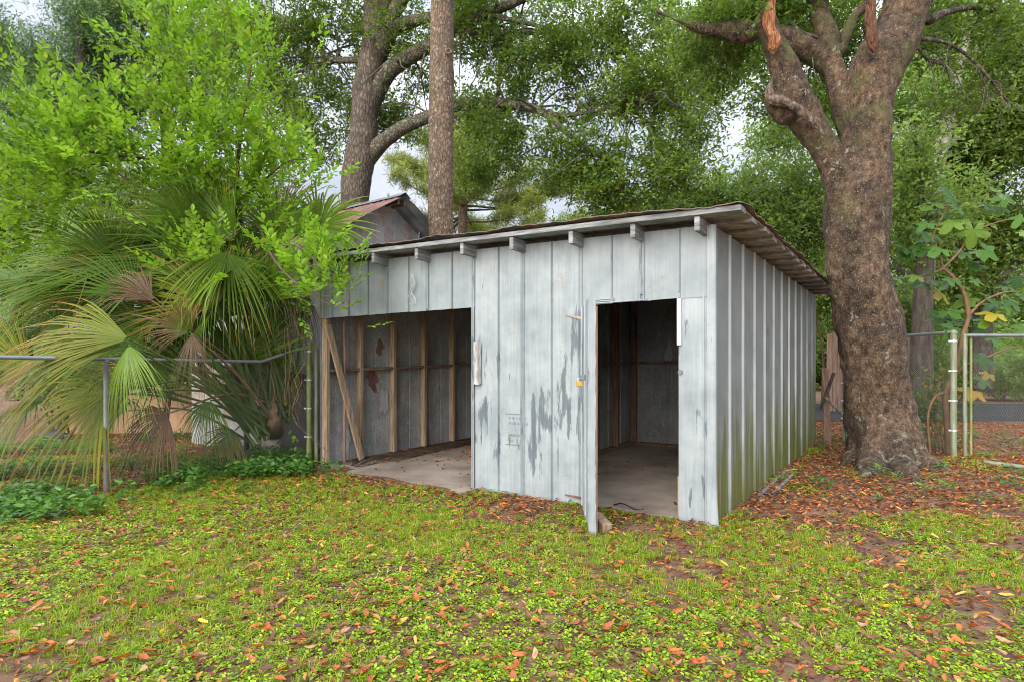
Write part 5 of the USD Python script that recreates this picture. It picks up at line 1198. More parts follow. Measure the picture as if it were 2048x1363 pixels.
def frond(hub, d, nrm, R, spread, droop, seed, nseg=40):
    """a fan leaf: folded segments, joined near the hub and free towards drooping tips; returns mesh and st"""
    g = np.random.default_rng(seed); d = unit(d); sd = unit(np.cross(nrm, d)); nm = np.cross(d, sd)
    rho = np.array([0.03, 0.2, 0.38, 0.56, 0.74, 0.89, 1.0]); V, T, Fs = [], [], []
    da = spread / nseg
    for q in range(nseg):
        a_ = -spread / 2 + (q + 0.5) * da
        L = R * (0.72 + 0.28 * math.cos(a_ * 0.55)) * g.uniform(0.86, 1.06); dr = droop * g.uniform(0.5, 1.8) + g.uniform(0, 0.03); tw = g.normal(0, 0.035); brk = g.random() < 0.16 + 0.3 * droop
        base = len(V)
        for k, r in enumerate(rho):
            hw = r * L * math.tan(da / 2) * 1.04 if r < 0.4 else 0.38 * L * math.tan(da / 2) * 1.06 * max(0.02, (1 - r) / 0.62) ** 0.8
            aa = a_ + tw * r
            dv_ = math.cos(aa) * d + math.sin(aa) * sd; sv = -math.sin(aa) * d + math.cos(aa) * sd
            c = dv_ * r * L + nm * (0.22 * L * (r * (1 - r)) - 0.10 * L * math.sin(abs(aa)) * r)
            bend = dr * L * max(0, r - 0.25) ** 2 * 1.5
            if brk and r > 0.7: bend += L * (r - 0.7) * 1.1; c = c - dv_ * L * (r - 0.7) * 0.55
            c = c + hub - np.array([0, 0, bend])
            V += [c - sv * hw, c + nm * hw * 0.55, c + sv * hw]; T += [(q + 0.5, r)] * 3
        for k in range(len(rho) - 1):
            w = base + 3 * k
            for e_ in (0, 1): Fs += [(w + e_, w + e_ + 1, w + e_ + 4), (w + e_, w + e_ + 4, w + e_ + 3)]
    return np.array(V), np.array(Fs), np.array(T)


FR = [  # hub px, py, depth, image angle, lean towards the viewer, radius, spread in degrees, droop, material, facing (x, z) of the leaf's face
    (318, 522, 7.7, 158, 0.1, 1.35, 170, 0.03, 'frond_green'), (440, 500, 7.9, 125, 0.0, 1.35, 170, 0.03, 'frond_green'), (395, 470, 8.3, 95, -0.1, 1.4, 170, 0.02, 'frond_green'), (330, 540, 7.4, 200, 0.1, 1.25, 120, 0.08, 'frond_green'), (470, 540, 7.5, 215, 0.25, 1.1, 150, 0.2, 'frond_light'), (190, 560, 7.3, 170, 0.1, 1.2, 120, 0.06, 'frond_green'), (560, 480, 8.0, 110, 0.1, 1.0, 180, 0.06, 'frond_green'), (430, 620, 7.6, 240, 0.3, 0.9, 140, 0.3, 'frond_green'),
    (455, 505, 7.5, 272, 0.2, 1.0, 150, 0.25, 'frond_light'), (258, 678, 6.25, 177, 0.05, 1.55, 80, 0.22, 'frond_olive'), (250, 690, 6.3, 192, 0.25, 1.3, 60, 0.35, 'frond_olive'), (258, 690, 6.2, 282, 0.15, 0.72, 110, 0.3, 'frond_light'),
    (215, 790, 6.6, 212, 0.1, 1.15, 150, 0.5, 'frond_olive'), (305, 602, 7.0, 140, 0.1, 0.75, 90, 0.35, 'frond_dead'), (380, 663, 6.9, 135, 0.3, 0.72, 150, 0.35, 'frond_half'), (384, 668, 6.85, 282, 0.2, 0.5, 70, 0.4, 'frond_dead'),
    (335, 826, 7.0, 222, 0.2, 0.75, 150, 0.9, 'frond_dead'), (480, 735, 8.2, 88, 0.0, 1.15, 140, 0.03, 'frond_light'), (640, 455, 8.2, 80, 0.1, 0.95, 230, 0.3, 'frond_light'), (635, 458, 8.1, 305, 0.2, 0.85, 130, 0.4, 'frond_light'),
    (560, 452, 8.8, 62, 0.0, 1.05, 170, 0.15, 'frond_half'), (225, 548, 7.4, 184, 0.1, 1.5, 110, 0.06, 'frond_green'), (120, 560, 7.9, 200, 0.1, 1.1, 150, 0.3, 'frond_green'),
    (545, 610, 8.5, 262, 0.1, 0.9, 120, 0.5, 'frond_green'), (300, 640, 7.9, 250, 0.1, 1.0, 170, 0.5, 'frond_green'), (610, 575, 8.6, 268, 0.1, 0.8, 60, 0.3, 'frond_dead'), (592, 742, 8.7, 255, 0.1, 0.42, 170, 0.3, 'frond_dead'), (500, 740, 8.4, 190, 0.2, 0.6, 120, 0.5, 'frond_dead'),
    (470, 560, 8.0, 60, 0.0, 1.2, 160, 0.15, 'frond_green'), (400, 560, 8.1, 250, 0.2, 1.2, 150, 0.4, 'frond_green'), (150, 640, 7.4, 200, 0.1, 1.2, 130, 0.4, 'frond_green'), (470, 860, 8.0, 230, 0.2, 0.7, 150, 0.6, 'frond_half'), (90, 800, 7.2, 200, 0.1, 0.9, 140, 0.6, 'frond_green'),
    (540, 520, 8.2, 95, 0.0, 1.2, 170, 0.1, 'frond_green'), (330, 560, 8.4, 170, 0.0, 1.4, 150, 0.2, 'frond_green'), (200, 480, 8.6, 150, 0, 1.3, 160, 0.2, 'frond_green'), (440, 640, 8.8, 130, 0, 1.2, 200, 0.3, 'frond_green'), (350, 720, 8.8, 160, 0, 1.1, 200, 0.5, 'frond_green'), (250, 820, 8.4, 200, 0, 0.9, 170, 0.6, 'frond_green'), (540, 760, 8.9, 110, 0, 0.9, 160, 0.4, 'frond_half'), (560, 560, 8.7, 250, 0.1, 1.0, 150, 0.5, 'frond_green'), (420, 800, 7.8, 260, 0.2, 0.7, 130, 0.6, 'frond_green')]
gx = np.random.default_rng(790)
for k in range(22):                                     # the crowded crown: fans pointing away from the trunk, seen more or less edge-on
    hx_, hy_ = gx.uniform(170, 590), gx.uniform(430, 650); an0 = math.degrees(math.atan2(820 - hy_, hx_ - 560))
    FR.append((hx_, hy_, gx.uniform(7.5, 8.9), an0 + gx.normal(0, 22), 0.1, gx.uniform(0.95, 1.35), gx.uniform(100, 160), gx.uniform(0.02, 0.16), ('frond_green', 'frond_green', 'frond_light')[k % 3]))
for k in range(20):                                     # lower fans that fill the left edge and hang over the fence
    hx_, hy_ = gx.uniform(40, 500), gx.uniform(520, 800); an0 = math.degrees(math.atan2(780 - hy_, hx_ - 560))
    FR.append((hx_, hy_, gx.uniform(6.9, 8.3) if hx_ > 200 else gx.uniform(6.7, 7.6), an0 + gx.normal(0, 18), 0.15, gx.uniform(0.9, 1.3), gx.uniform(90, 150), gx.uniform(0.08, 0.35), ('frond_green', 'frond_light', 'frond_green', 'frond_olive', 'frond_green')[k % 5]))
core = np.array([at(545, 850, 8.4), at(575, 830, 8.6), at(520, 870, 8.2)])
for k, (px, py, Y, an_, lean, R, spr, dr, m_) in enumerate(FR):
    g = np.random.default_rng(800 + k); h = at(px, py, Y); a_ = math.radians(an_)
    d = np.array([math.cos(a_), -lean * 1.2 + g.normal(0, 0.12), math.sin(a_)]); n_ = unit(np.array([g.normal(0, 0.35), -0.85, 0.5 + g.normal(0, 0.2)])) if m_ not in ('frond_green', 'frond_light') else unit(np.array([g.normal(0, 0.45), -0.45, 0.8 + g.normal(0, 0.3)]))
    V, Fs, T = frond(h, d, n_, R, math.radians(spr), dr, 820 + k)
    dead = m_ == 'frond_dead'
    fo = obj('frond', (V - pb_, Fs), m_, palm, False, {'frond_dead': 'dead brown frond', 'frond_half': 'half-browned frond', 'frond_olive': 'yellowing olive frond with brown tips'}.get(m_), T)
    c = core[k % 3] + g.normal(0, 0.06, 3); 
    ctrl = np.array([c, c * 0.5 + h * 0.5 + (0, 0, 0.10 if h[2] > 1.2 else 0.25), h])
    obj('petiole', (lambda q: (q[0] - pb_, q[1]))(tube(spline(ctrl, 16), np.linspace(0.022, 0.010, 16), 6)), 'dry_stem' if dead else 'petiole', fo, True)
ts = spline(np.array([(*pb_ - (0, 0, 0.2), 0.14), (*(pb_ + (0, 0, 0.25)), 0.13), (*core.mean(0), 0.10), (*(core.mean(0) + (0, 0, 0.3)), 0.05)]), 24)
v, f = tube(ts[:, :3], ts[:, 3], 14); v = v + (meshkit.fbm(v * 14, 2, 4)[:, None] - 0.5) * 0.08
obj('trunk', (v - pb_, f), 'dry_stem', palm, 30)
g = np.random.default_rng(870); ms = []
for q in range(46):                                     # dry strips and old stalks hanging about the trunk
    p = at(g.uniform(520, 612), g.uniform(560, 760), g.uniform(8.1, 8.7)); L = g.uniform(0.5, 1.2)
    ms.append(tube(spline(np.array([p, p + (g.normal(0, 0.08), g.normal(0, 0.05), -L * 0.5), p + (g.normal(0, 0.14), g.normal(0, 0.08), -L)]), 8), np.linspace(0.009, 0.003, 8), 4))
o = obj('dry_strips', (lambda q: (q[0] - pb_, q[1]))(cat(ms)), 'dry_stem', palm, True); tag(o, kind='stuff')

# ------------------------------------------------------------ bright green shrub over the palm
def z1(l): return [(a_ / 1.947, b_ / 1.947, c_, *r_) for a_, b_, c_, *r_ in l]


sbp = at(505, 745, 8.4) * (1, 1, 0) + (0, 0, float(gz(-3.6, 8.4)))
shr = thing('bright_green_shrub', 'tall arching shrub with glossy bright green leaves above the palm', 'shrub', sbp)
STEMS = [z1([(960, 1750, 5.5, 8.5), (960, 1300, 5, 8.5), (940, 900, 4.5, 8.3), (925, 700, 4, 8.1), (940, 500, 3.2, 7.9), (965, 340, 2.4, 7.7), (990, 180, 1.2, 7.6)]),
         z1([(960, 1200, 5, 8.5), (930, 850, 4.5, 8.3), (850, 710, 4, 7.9), (720, 640, 3.6, 7.5), (500, 608, 3, 7.1), (300, 585, 2.4, 6.8), (100, 545, 1.4, 6.6), (20, 530, 0.8, 6.5)]),
         z1([(940, 900, 4, 8.3), (800, 700, 3.6, 8.0), (715, 480, 3.2, 7.8), (690, 320, 2.6, 7.7), (610, 150, 2, 7.6), (530, 10, 1.4, 7.5), (500, -100, 0.8, 7.4)]),
         z1([(850, 710, 3, 7.9), (640, 560, 2.6, 7.5), (450, 470, 2.2, 7.2), (230, 420, 1.6, 7), (100, 370, 1, 6.9)]),
         z1([(500, 700, 2.4, 7.0), (380, 640, 2, 6.9), (200, 700, 1.6, 6.7), (70, 780, 1, 6.6)]),
         z1([(940, 950, 3.5, 8.3), (1000, 880, 3, 7.9), (1060, 1000, 2.4, 7.3), (1150, 1100, 1.8, 7.1), (1270, 1180, 1.2, 7.0), (1310, 1160, 0.7, 7)]),
         z1([(930, 780, 3, 8.1), (1030, 700, 2.4, 7.8), (1120, 630, 1.8, 7.6), (1200, 620, 1, 7.5)]),
         z1([(1060, 960, 2.2, 7.3), (1160, 960, 1.6, 7.1), (1280, 1060, 1.1, 7.0), (1340, 1080, 0.7, 7)]),
         z1([(960, 870, 2, 7.6), (880, 930, 1.6, 7.2), (760, 990, 1, 7.0), (710, 1020, 0.7, 6.9)]),
         z1([(970, 1200, 3, 8.5), (1080, 1250, 4, 8.7), (1120, 1000, 3, 8.8), (1080, 800, 2, 8.7)])]
for l in STEMS:
    q = PP(l, 8); q[:, :3] -= sbp; limb_part(shr, q, 'twig', 26, 6, 'stem')
# shoots: along the outer stems and in clumps
g = np.random.default_rng(880); PTS, DIR = [], []
for k, l in enumerate(STEMS[:9]):
    s = spline(PP(l, 8), 60)
    for q in range(80 if k < 5 else 40):
        i_ = int(g.uniform(22 if k < 4 else 14, 60)); off = g.normal(0, 1, 3) * ((0.30, 0.28, 0.24) if k < 5 else (0.15, 0.15, 0.12))
        PTS.append(s[i_, :3] + off); DIR.append(unit(off + (s[min(i_ + 1, 59), :3] - s[i_, :3]) * 6 + (0, 0, 0.25)))
for (px, py, Y, rx, ry, n) in ((340, 100, 7.6, 110, 80, 130), (430, 190, 7.7, 130, 100, 190), (120, 290, 6.8, 120, 55, 150), (290, 260, 7.2, 150, 70, 190), (440, 300, 7.6, 130, 60, 150), (230, 340, 7.0, 200, 45, 190), (90, 390, 6.8, 80, 60, 120), (60, 490, 7.2, 70, 60, 90), (570, 350, 7.7, 100, 45, 90),
                               (360, 20, 7.6, 70, 40, 50), (500, 100, 7.6, 50, 50, 50), (20, 620, 7.6, 60, 50, 50), (420, 390, 7.6, 120, 50, 80), (520, 420, 7.7, 110, 50, 70), (590, 520, 7.2, 50, 40, 28), (650, 590, 7.0, 40, 30, 20), (400, -80, 7.5, 100, 60, 50), (-80, 360, 6.6, 80, 60, 50)):
    n = int(n * 0.52); c = at(px, py, Y); r = np.array([rx / F * Y, 0.45, ry / F * Y]); d = unit(g.normal(0, 1, (n, 3))); p = c + d * (g.random(n) ** 0.4)[:, None] * r
    PTS += list(p); DIR += list(unit(d * r / r.max() + (0, 0, 0.55) + g.normal(0, 0.3, (n, 3))))
PTS, DIR = np.array(PTS), np.array(DIR); n = len(PTS)
yaw = np.arctan2(DIR[:, 1], DIR[:, 0]); pit = -np.arcsin(np.clip(DIR[:, 2], -1, 1)) 
Q = quats(yaw, np.zeros(n), pit)
pi = instancer('leaves', shr, BRI, PTS - sbp, Q, g.uniform(0.7, 1.15, n), g.integers(0, 6, n)); tag(pi, kind='stuff')

# ------------------------------------------------------------ large-leaved sapling at the right
fb = np.array([*gp(1893, 905)[:2], 0]); fb[2] = gz(fb[0], fb[1])
fig = thing('large_leaved_sapling', 'spindly sapling with big lobed green leaves before the gate posts', 'sapling', fb)
FY = fb[1] - 0.1


def z7b(l): return [(1750 + a_ / 2.272, 350 + b_ / 2.272, c_, *r_) for a_, b_, c_, *r_ in l]


FS = [z7b([(335, 1290, 5), (325, 1100, 5), (322, 985, 5.5), (360, 900, 5), (395, 740, 4.6), (425, 640, 4.6), (405, 540, 4), (360, 470, 3.6), (310, 425, 3)]), z7b([(425, 640, 3.4), (470, 590, 2.8), (540, 550, 2.2), (620, 530, 1.5), (690, 560, 1)]),
      z7b([(310, 425, 2.6), (240, 455, 2), (160, 465, 1.4), (90, 470, 0.9)]), z7b([(310, 425, 2.6), (390, 340, 2.2), (430, 270, 1.8), (540, 220, 1.4), (660, 190, 1)]), z7b([(340, 960, 3), (400, 870, 2.4), (500, 830, 2), (600, 790, 1.6), (700, 770, 1)]), z7b([(310, 425, 2), (290, 350, 1.6), (260, 290, 1.2), (340, 120, 0.8)]), z7b([(322, 985, 4), (270, 1010, 3), (240, 1100, 2.5), (250, 1270, 2.5)])]
for l in FS:
    q = PP(l, FY); q[:, :3] -= fb; limb_part(fig, q, 'fig_stem', 24, 7, 'stem')


def lobed(seed):
    """outline of a deeply lobed leaf as a fan of triangles with a raised midrib"""
    g = np.random.default_rng(seed); o = [(0, 0)]
    tips = [(-2.3, 0.6), (-1.2, 0.85), (0, 1.0), (1.2, 0.85), (2.3, 0.6)]
    pts = []
    for k, (a_, r) in enumerate(tips):
        r *= g.uniform(0.9, 1.1); pts += [(a_ - 0.40, r * 0.66), (a_ - 0.20, r * 0.90), (a_, r), (a_ + 0.20, r * 0.90), (a_ + 0.40, r * 0.66)]
        if k < 4: pts.append((a_ + (tips[k + 1][0] - a_) / 2, 0.46))
    P = [(0.18, 0, 0.02)] + [(0.18 + r * 0.8 * math.cos(a_), r * 0.8 * math.sin(a_), -0.22 * r * r + 0.06 * (k % 3 == 2)) for k, (a_, r) in enumerate(pts)]
    n = len(P); return np.array(P), np.array([(0, k, k + 1) for k in range(1, n - 1)])


g = np.random.default_rng(900)
spots = [(1840, 480), (1815, 500), (1865, 470), (1850, 515), (1875, 500), (1830, 555), (1800, 560), (1865, 545), (1885, 590), (1870, 625), (1905, 560), (1930, 600), (1955, 530), (1965, 505), (1990, 600), (2010, 575), (2035, 560), (2045, 590), (2020, 615), (1985, 630), (1960, 660), (1990, 680), (1935, 645), (1905, 660), (1895, 380), (1905, 400), (1860, 410), (1920, 420), (1975, 410), (2000, 420), (2040, 440), (1945, 470), (1900, 450), (1945, 785), (1975, 750), (1880, 640), (2045, 660), (1850, 450)]
spots += [(x + g.uniform(-38, 38), y + g.uniform(-38, 38)) for x, y in spots[:52] if g.random() < 0.75]
for k, (px, py) in enumerate(spots):
    y = FY + g.uniform(-0.45, 0.35); c = at(px, py, y); sc_ = g.uniform(0.15, 0.27)
    v, f = lobed(k % 7)
    a_ = g.uniform(0, 2 * PI); d = unit(np.array([math.cos(a_), g.uniform(-0.8, 0.1), -0.35])); n_ = unit(np.array([g.normal(0, 0.35), -0.55, 0.8])); s_ = unit(np.cross(n_, d)); n_ = np.cross(d, s_)
    w = c - d * sc_ * 0.5 + (v[:, :1] * d + v[:, 1:2] * s_ + v[:, 2:] * n_) * sc_ * 1.25
    obj('leaf', (w - fb, f), 'yellow_leaf' if k in (8, 19, 33, 34) else 'fig_leaf', fig, True, 'yellowing leaf' if k in (8, 19, 33, 34) else None)
# weedy shrub with yellow leaves at the fence
wb_ = gp(1870, 900)
ws = thing('weedy_shrub', 'thin weedy shrub with yellowing leaves between tree and gate post', 'shrub', wb_)
ms = []; LP, LD = [], []
for q in range(16):
    e_ = at(g.uniform(1825, 1960), g.uniform(690, 850), wb_[1] + g.uniform(-0.2, 0.4)) - wb_; st_ = np.array([g.normal(0, 0.12), g.normal(0, 0.08), -0.03])
    s = spline(np.array([st_, st_ * 0.5 + e_ * (0.4, 0.5, 0.55), e_]), 14); ms.append(tube(s, np.linspace(0.008, 0.003, 14), 5))
    for w in range(40): LP.append(s[int(g.uniform(5, 14))] + g.normal(0, 0.07, 3)); LD.append(g.normal(0, 1, 3))
obj('stems', cat(ms), 'fig_stem', ws, True)
LP, LD = np.array(LP), np.array(LD); hh = len(LP) // 3
obj('yellow_leaves', leaves(LP[:hh], LD[:hh], g.normal(0, 0.5, (hh, 3)) + (0, -0.4, 0.8), 0.07, 0.04, LEAF6), 'yellow_leaf', ws, True)
o = obj('green_leaves', leaves(LP[hh:], LD[hh:], g.normal(0, 0.5, (len(LP) - hh, 3)) + (0, -0.4, 0.8), 0.07, 0.04, LEAF6), 'weed_leaf', ws, True); tag(o, kind='stuff')
# vine on the corner post
vb = np.array([*L2, float(gz(*L2))]) + (-0.06, -0.06, 0)
vine = thing('climbing_vine', 'thin green vine climbing the mossy corner post beside the shed', 'vine', vb)
s = spline(np.array([(0, 0, 0), (-0.12, -0.02, 0.3), (-0.2, 0, 0.7), (-0.28, -0.02, 1.0), (-0.32, 0, 1.35), (-0.3, 0, 1.6)]), 40)
obj('stem', tube(s, 0.004, 5), 'petiole', vine, True)
idx = g.integers(3, 40, 46); LP = s[idx] + g.normal(0, 0.05, (46, 3))
o = obj('leaves', leaves(LP, g.normal(0, 1, (46, 3)) - (0, 0, 0.5), g.normal(0, 0.3, (46, 3)) + (0, -0.8, 0.5), 0.08, 0.065, LEAF6), 'bright_leaf', vine, True); tag(o, kind='stuff')

# ------------------------------------------------------------ ground cover
def rosette(seed, n, L, Wd, h):
    g = np.random.default_rng(seed); a_ = g.uniform(0, 2 * PI, n); r = g.uniform(0.0, 0.035, n)
    P = np.stack([np.cos(a_) * r, np.sin(a_) * r, g.uniform(0.3, 1, n) * h], 1); D = np.stack([np.cos(a_), np.sin(a_), g.normal(0.15, 0.3, n)], 1)
    return leaves(P, D, unit(g.normal(0, 0.35, (n, 3)) + (0, 0, 1)), L * g.uniform(0.7, 1.2, n), Wd * g.uniform(0.8, 1.2, n), LEAF6)


def tuft(seed, n, L, w, lean=0.5):
    g = np.random.default_rng(seed); a_ = g.uniform(0, 2 * PI, n); V, Fs = [], []
    for q in range(n):
        l = L * g.uniform(0.5, 1.2); d = np.array([math.cos(a_[q]), math.sin(a_[q]), 0]); s_ = np.array([-d[1], d[0], 0]) * w; k = g.uniform(0.3, 1.3) * lean; b = d * g.uniform(0, 0.02)
        m_ = b + d * l * 0.35 * k + (0, 0, l * 0.6); e_ = b + d * l * k + (0, 0, l * (0.95 - 0.4 * k)); i_ = len(V)
        V += [b - s_ * 0.5, b + s_ * 0.5, m_ - s_ * 0.4, m_ + s_ * 0.4, e_]; Fs += [(i_, i_ + 1, i_ + 3), (i_, i_ + 3, i_ + 2), (i_ + 2, i_ + 3, i_ + 4)]
    return np.array(V), np.array(Fs)


def curled(seed, L=1.0, Wd=0.42):
    """a dry leaf: five stations, folded along the midrib and curling up at the ends"""
    g = np.random.default_rng(seed); u = np.linspace(0, 1, 7); wd = Wd * g.uniform(0.85, 1.35) * np.sin(np.clip(u, 0.02, 0.985) ** g.uniform(0.7, 1.1) * PI) ** 0.62 * (1 + 0.15 * np.sin(u * 9 + seed)); cu = g.uniform(0.05, 0.45); fo = g.uniform(0.15, 0.9); tw = g.uniform(-0.8, 0.8)
    V, Fs = [], []
    for x, w in zip(u, wd):
        z = cu * (x - 0.45) ** 2 * 1.6; t_ = tw * (x - 0.5)
        for e_ in (-1, 0, 1):
            yy, zz_ = e_ * w / 2 * math.cos(fo * abs(e_) * 0.8), abs(e_) * w / 2 * math.sin(fo)
            V.append((x * L - 0.5 * L, yy * math.cos(t_) - zz_ * math.sin(t_), z + yy * math.sin(t_) + zz_ * math.cos(t_) + 0.06))
    for k in range(6):
        for e_ in (0, 1): w = 3 * k + e_; Fs += [(w, w + 1, w + 4), (w, w + 4, w + 3)]
    return np.array(V), np.array(Fs)


ROS = [proto(f'clover_source_{k}', rosette(950 + k, 12, 0.020, 0.0125, 0.026), 'grass_leaf', False, None, k / 2) for k in range(3)] + [proto(f'tuft_source_{k}', tuft(960 + k, 13, 0.055, 0.0045, 0.9), 'grass_leaf') for k in range(3)]
WEE = [proto(f'weed_source_{k}', rosette(970 + k, 16, 0.05, 0.026, 0.11), 'weed_leaf') for k in range(3)]
LIT = [proto(f'litter_source_{k}', curled(980 + k), 'litter_leaf', True, (k + 0.5) / 14, (k * 5 % 14) / 13) for k in range(14)]


def ground_pts(n, x0, x1, y0, y1, seed):
    g = np.random.default_rng(seed); return np.stack([g.uniform(x0, x1, n), g.uniform(y0, y1, n)], 1), g


def outside_shed(p, m_=0.03):
    s, t = st_of(p[:, 0], p[:, 1]); return ~((s > -m_) & (s < SL + m_) & (t > -m_) & (t < DEPTH + m_)) & ~((s > 2.6) & (s < 5.45) & (t > -0.4) & (t < 0.1))


def pxy(p, z=0.0): return CX + F * p[:, 0] / p[:, 1], HZ + F * (EYE - z) / p[:, 1]


def litter_mask(p):
    """1 where bare leaf litter takes over from the green"""
    s, t = st_of(p[:, 0], p[:, 1])
    tree = np.exp(-((p[:, 0] - 4.4) ** 2 / 3.2 + (p[:, 1] - 7.6) ** 2 / 2.2))
    wall = np.exp(-((s + 0.4) / 0.7) ** 2) * (t > 0.2) * np.clip(t / 1.2, 0, 1)
    bay = np.exp(-((t + 0.3) / 0.55) ** 2) * (s > 1.5) * (s < 6)
    fence = (p[:, 1] > 9.2).astype(float)
    right = np.clip((p[:, 0] - 2.2) / 1.5, 0, 1) * np.clip((p[:, 1] - 4.8) / 1.4, 0, 1)
    back = ((p - L2) @ np.array([-ld[1], ld[0]]) * 0 + 0)
    return np.clip(tree + wall + 0.9 * bay + fence + right + back, 0, 1)


def behind_left_fence(p):
    d = p - L2; nn = np.array([ld[1], -ld[0]]);
    if nn @ np.array([-1, 1.0]) < 0: nn = -nn
    return (d @ nn > 0.0) & (p[:, 0] < -2.6)


p, g = ground_pts(88000, -7.5, 8.0, 2.1, 10.0, 1000)
p = p[(np.abs(p[:, 0]) < p[:, 1] * 0.98 + 0.4)]
q3 = np.stack([p[:, 0], p[:, 1], np.zeros(len(p))], 1)
cov = meshkit.fbm(q3 * 1.5, 3, 21) * 0.75 + meshkit.fbm(q3 * 5.5, 2, 22) * 0.35 + 0.04 * np.clip(-p[:, 0] / 2, -1, 1)
keep = (cov - 0.30 * litter_mask(p) - 0.12 * behind_left_fence(p) > 0.385 + g.normal(0, 0.06, len(p))) & outside_shed(p) & (g.random(len(p)) < np.clip(1.15 - 0.06 * (p[:, 1] - 3), 0.5, 1))
p = p[keep]; n = len(p)
isg = meshkit.noise(np.stack([p[:, 0] * 1.3, p[:, 1] * 1.3, np.zeros(n)], 1), 31) + g.normal(0, 0.12, n) > 0.56
idx = np.where(isg, 3 + g.integers(0, 3, n), g.integers(0, 3, n))
pi = instancer('grass_and_clover', None, ROS, np.stack([p[:, 0], p[:, 1], gz(p[:, 0], p[:, 1]) - 0.004], 1), quats(g.uniform(0, 2 * PI, n), g.normal(0, 0.15, n), g.normal(0, 0.15, n)), g.uniform(0.6, 1.25, n), idx)
tag(pi, 'patchy lime green clover and grass growing over the lawn', 'ground cover', kind='stuff')
# weeds along the left fence and a few by the tree
W1, g = ground_pts(16000, -8.5, -1.6, 4.8, 11.5, 1010)
dl = np.abs((W1 - L2) @ np.array([-ld[1], ld[0]])); al_ = (W1 - L2) @ ld
den = np.exp(-(dl / 0.75) ** 2) * (al_ > 0.2) + 0.35 * behind_left_fence(W1) * (meshkit.fbm(np.stack([W1[:, 0] * 1.2, W1[:, 1] * 1.2, W1[:, 0] * 0], 1), 2, 41) > 0.5) + 0.9 * np.exp(-(((W1[:, 0] + 3.3) / 0.8) ** 2 + ((W1[:, 1] - 7.7) / 0.7) ** 2))
W1 = W1[(g.random(len(W1)) < np.clip(den, 0, 1) * 0.5 * np.clip(3.2 * meshkit.fbm(np.stack([W1[:, 0] * 1.6, W1[:, 1] * 1.6, W1[:, 0] * 0], 1), 2, 61) - 1.0, 0.05, 1)) & outside_shed(W1, 0.1) & ~((W1[:, 1] > 12.3))]
W2, g2 = ground_pts(500, 3.4, 9, 5.5, 11, 1011); W2 = W2[(g2.random(len(W2)) < 0.16) & outside_shed(W2, 0.1)]
W1 = np.vstack([W1, W2]); n = len(W1)
pi = instancer('ground_weeds', None, WEE, np.stack([W1[:, 0], W1[:, 1], gz(W1[:, 0], W1[:, 1]) - 0.005], 1), quats(g.uniform(0, 2 * PI, n), g.normal(0, 0.15, n), g.normal(0, 0.15, n)), g.uniform(0.5, 1.9, n), g.integers(0, 3, n))
tag(pi, 'leafy green weeds along the foot of the left fence', 'weeds', kind='stuff')
# leaf litter
A1, g = ground_pts(90000, -9, 11, 2.1, 13.5, 1020)
A1 = A1[np.abs(A1[:, 0]) < A1[:, 1] * 0.98 + 0.4]
lm = np.maximum(litter_mask(A1), 0.85 * behind_left_fence(A1)); nn3 = meshkit.fbm(np.stack([A1[:, 0] * 1.1, A1[:, 1] * 1.1, A1[:, 0] * 0], 1), 3, 51)
A1 = A1[(g.random(len(A1)) < np.clip(0.55 + 0.6 * lm * (nn3 + 0.45) + 0.25 * (nn3 - 0.4), 0.05, 1)) & outside_shed(A1)]
B1, gb_ = ground_pts(1500, 2.75, 5.4, -0.4, 4.6, 1021)   # (s, t) inside the bay
kb = gb_.random(1500) < np.exp(-(((B1[:, 0] - 3.2) / 0.8) ** 2 + ((B1[:, 1] - 1.9) / 0.6) ** 2)) + 0.10
B1 = np.array([W_(s, t)[:2] for s, t in B1[kb]]); zB = np.array([zf(*st_of(x, y)) for x, y in B1])
B2, _ = ground_pts(26, 0.2, 2.4, 0.2, 3.5, 1022); B2 = np.array([W_(s, t)[:2] for s, t in B2]); zB2 = np.array([zf(*st_of(x, y)) for x, y in B2])
allp = np.vstack([np.column_stack([A1, gz(A1[:, 0], A1[:, 1])]), np.column_stack([B1, zB]), np.column_stack([B2, zB2])]); n = len(allp)
size = g.uniform(0.032, 0.072, n) * np.where(allp[:, 1] < 5, 0.95, 1.0)
inview = (np.abs(allp[:, 0] / allp[:, 1]) < 0.855) & (F * EYE / allp[:, 1] < 612)
rank = np.where(inview, size / allp[:, 1], 0); order = np.argsort(-rank); one = order[:290]; rest = order[290:]
pi = instancer('leaf_litter', None, LIT, allp[rest] + np.column_stack([np.zeros((len(rest), 2)), np.where(allp[rest, 1] < 8.5, g.uniform(0.002, 0.034, len(rest)) * (outside_shed(allp[rest][:, :2])), 0.002)]), quats(g.uniform(0, 2 * PI, len(rest)), g.normal(0, 0.3, len(rest)), g.normal(0, 0.3, len(rest))), size[rest], g.integers(0, 14, len(rest)))
tag(pi, 'small rust-brown leaf litter strewn over lawn, tree foot and bay floor', 'leaf litter', kind='stuff')
# crumbled leaf pieces between the leaves
CH = [proto(f'crumb_source_{k}', curled(1100 + k, 1.0, 0.6), 'litter_leaf', True, (0.05, 0.22, 0.3, 0.42, 0.62, 0.93, 0.15, 0.35)[k], (k * 3 % 8) / 7) for k in range(8)]
Cp, g = ground_pts(34000, -7.5, 8.5, 2.1, 10.5, 1025); Cp = Cp[(np.abs(Cp[:, 0]) < Cp[:, 1] * 0.98 + 0.4) & outside_shed(Cp)]; n = len(Cp)
pi = instancer('leaf_crumbs', None, CH, np.column_stack([Cp, gz(Cp[:, 0], Cp[:, 1]) + 0.001]), quats(g.uniform(0, 2 * PI, n), g.normal(0, 0.3, n), g.normal(0, 0.3, n)), g.uniform(0.012, 0.038, n), g.integers(0, 8, n))
tag(pi, 'crumbled bits of dead leaf covering the soil between the grass', 'leaf crumbs', kind='stuff')
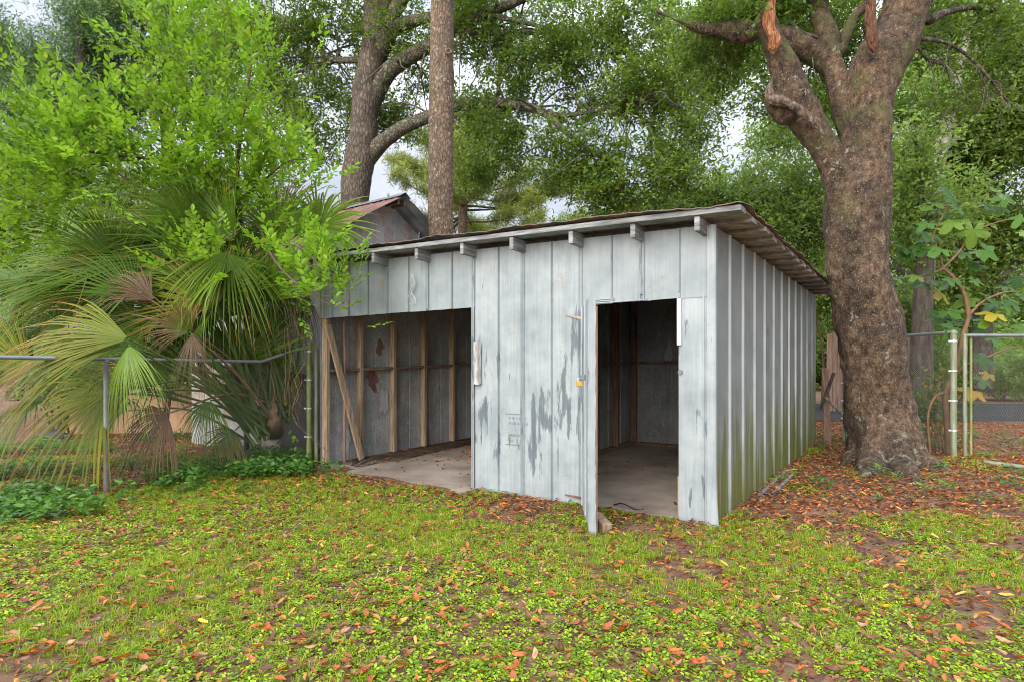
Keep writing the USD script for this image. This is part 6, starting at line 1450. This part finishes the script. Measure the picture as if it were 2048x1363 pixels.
# twigs and chips in the soil
T1, g = ground_pts(2600, -6, 7.5, 2.2, 9.5, 1030); T1 = T1[(np.abs(T1[:, 0]) < T1[:, 1] * 0.95 + 0.3) & outside_shed(T1)]; n = len(T1)
TW = [proto('chip_source', tube(np.array([(-0.5, 0, 0), (0, 0.05, 0.02), (0.5, 0, 0)]), [0.02, 0.03, 0.012], 5), 'twig')]
pi = instancer('twigs', None, TW, np.column_stack([T1, gz(T1[:, 0], T1[:, 1]) + 0.004]), quats(g.uniform(0, 2 * PI, n), g.normal(0, 0.1, n), g.normal(0, 0.15, n)), g.uniform(0.03, 0.14, n), np.zeros(n, int)); tag(pi, 'small dry twigs and bark chips on the soil', 'twigs', kind='stuff')
# the leaves that show largest: one object each
KINDS = [('fallen_orange', 'curled rust-orange fallen leaf lying on the lawn', 0.46), ('fallen_brown', 'dull dark brown fallen leaf lying on the lawn', 0.30), ('fallen_tan', 'dry pinkish tan fallen leaf lying on the lawn', 0.20), ('fallen_yellow', 'yellow fallen leaf lying on the lawn', 0.04)]
for nm, _, _ in KINDS:
    for k in range(5):
        c = stage.CreateClassPrim(f'/World/{nm}_source_{k}'); q = curled(990 + k * 7 + len(nm)); usdkit.mesh(stage, f'/World/{nm}_source_{k}/blade', q, M[nm], smooth=True, uv=leaf_uv(q, 0, k / 4, 0.5))
g = np.random.default_rng(1040)
for r in one:
    kd = int(g.choice(4, p=[x[2] for x in KINDS])); nm, lab, _ = KINDS[kd]
    x = UsdGeom.Xform.Define(stage, numbered('/World', 'fallen_leaf'))
    x.GetPrim().GetReferences().AddInternalReference(f'/World/{nm}_source_{g.integers(0, 5)}'); x.GetPrim().SetInstanceable(True)
    x.AddTranslateOp().Set(tuple(float(k) for k in allp[r] + (0, 0, 0.022))); x.AddRotateZOp().Set(float(g.uniform(0, 360))); x.AddRotateXOp().Set(float(g.normal(0, 22))); x.AddRotateYOp().Set(float(g.normal(0, 16)))
    s_ = float(size[r]) * 1.12; x.AddScaleOp().Set((s_, s_, s_))
    tag(x, lab, 'leaf', lab.split(' lying')[0].replace('leaf', 'leaves') + ' on the lawn')
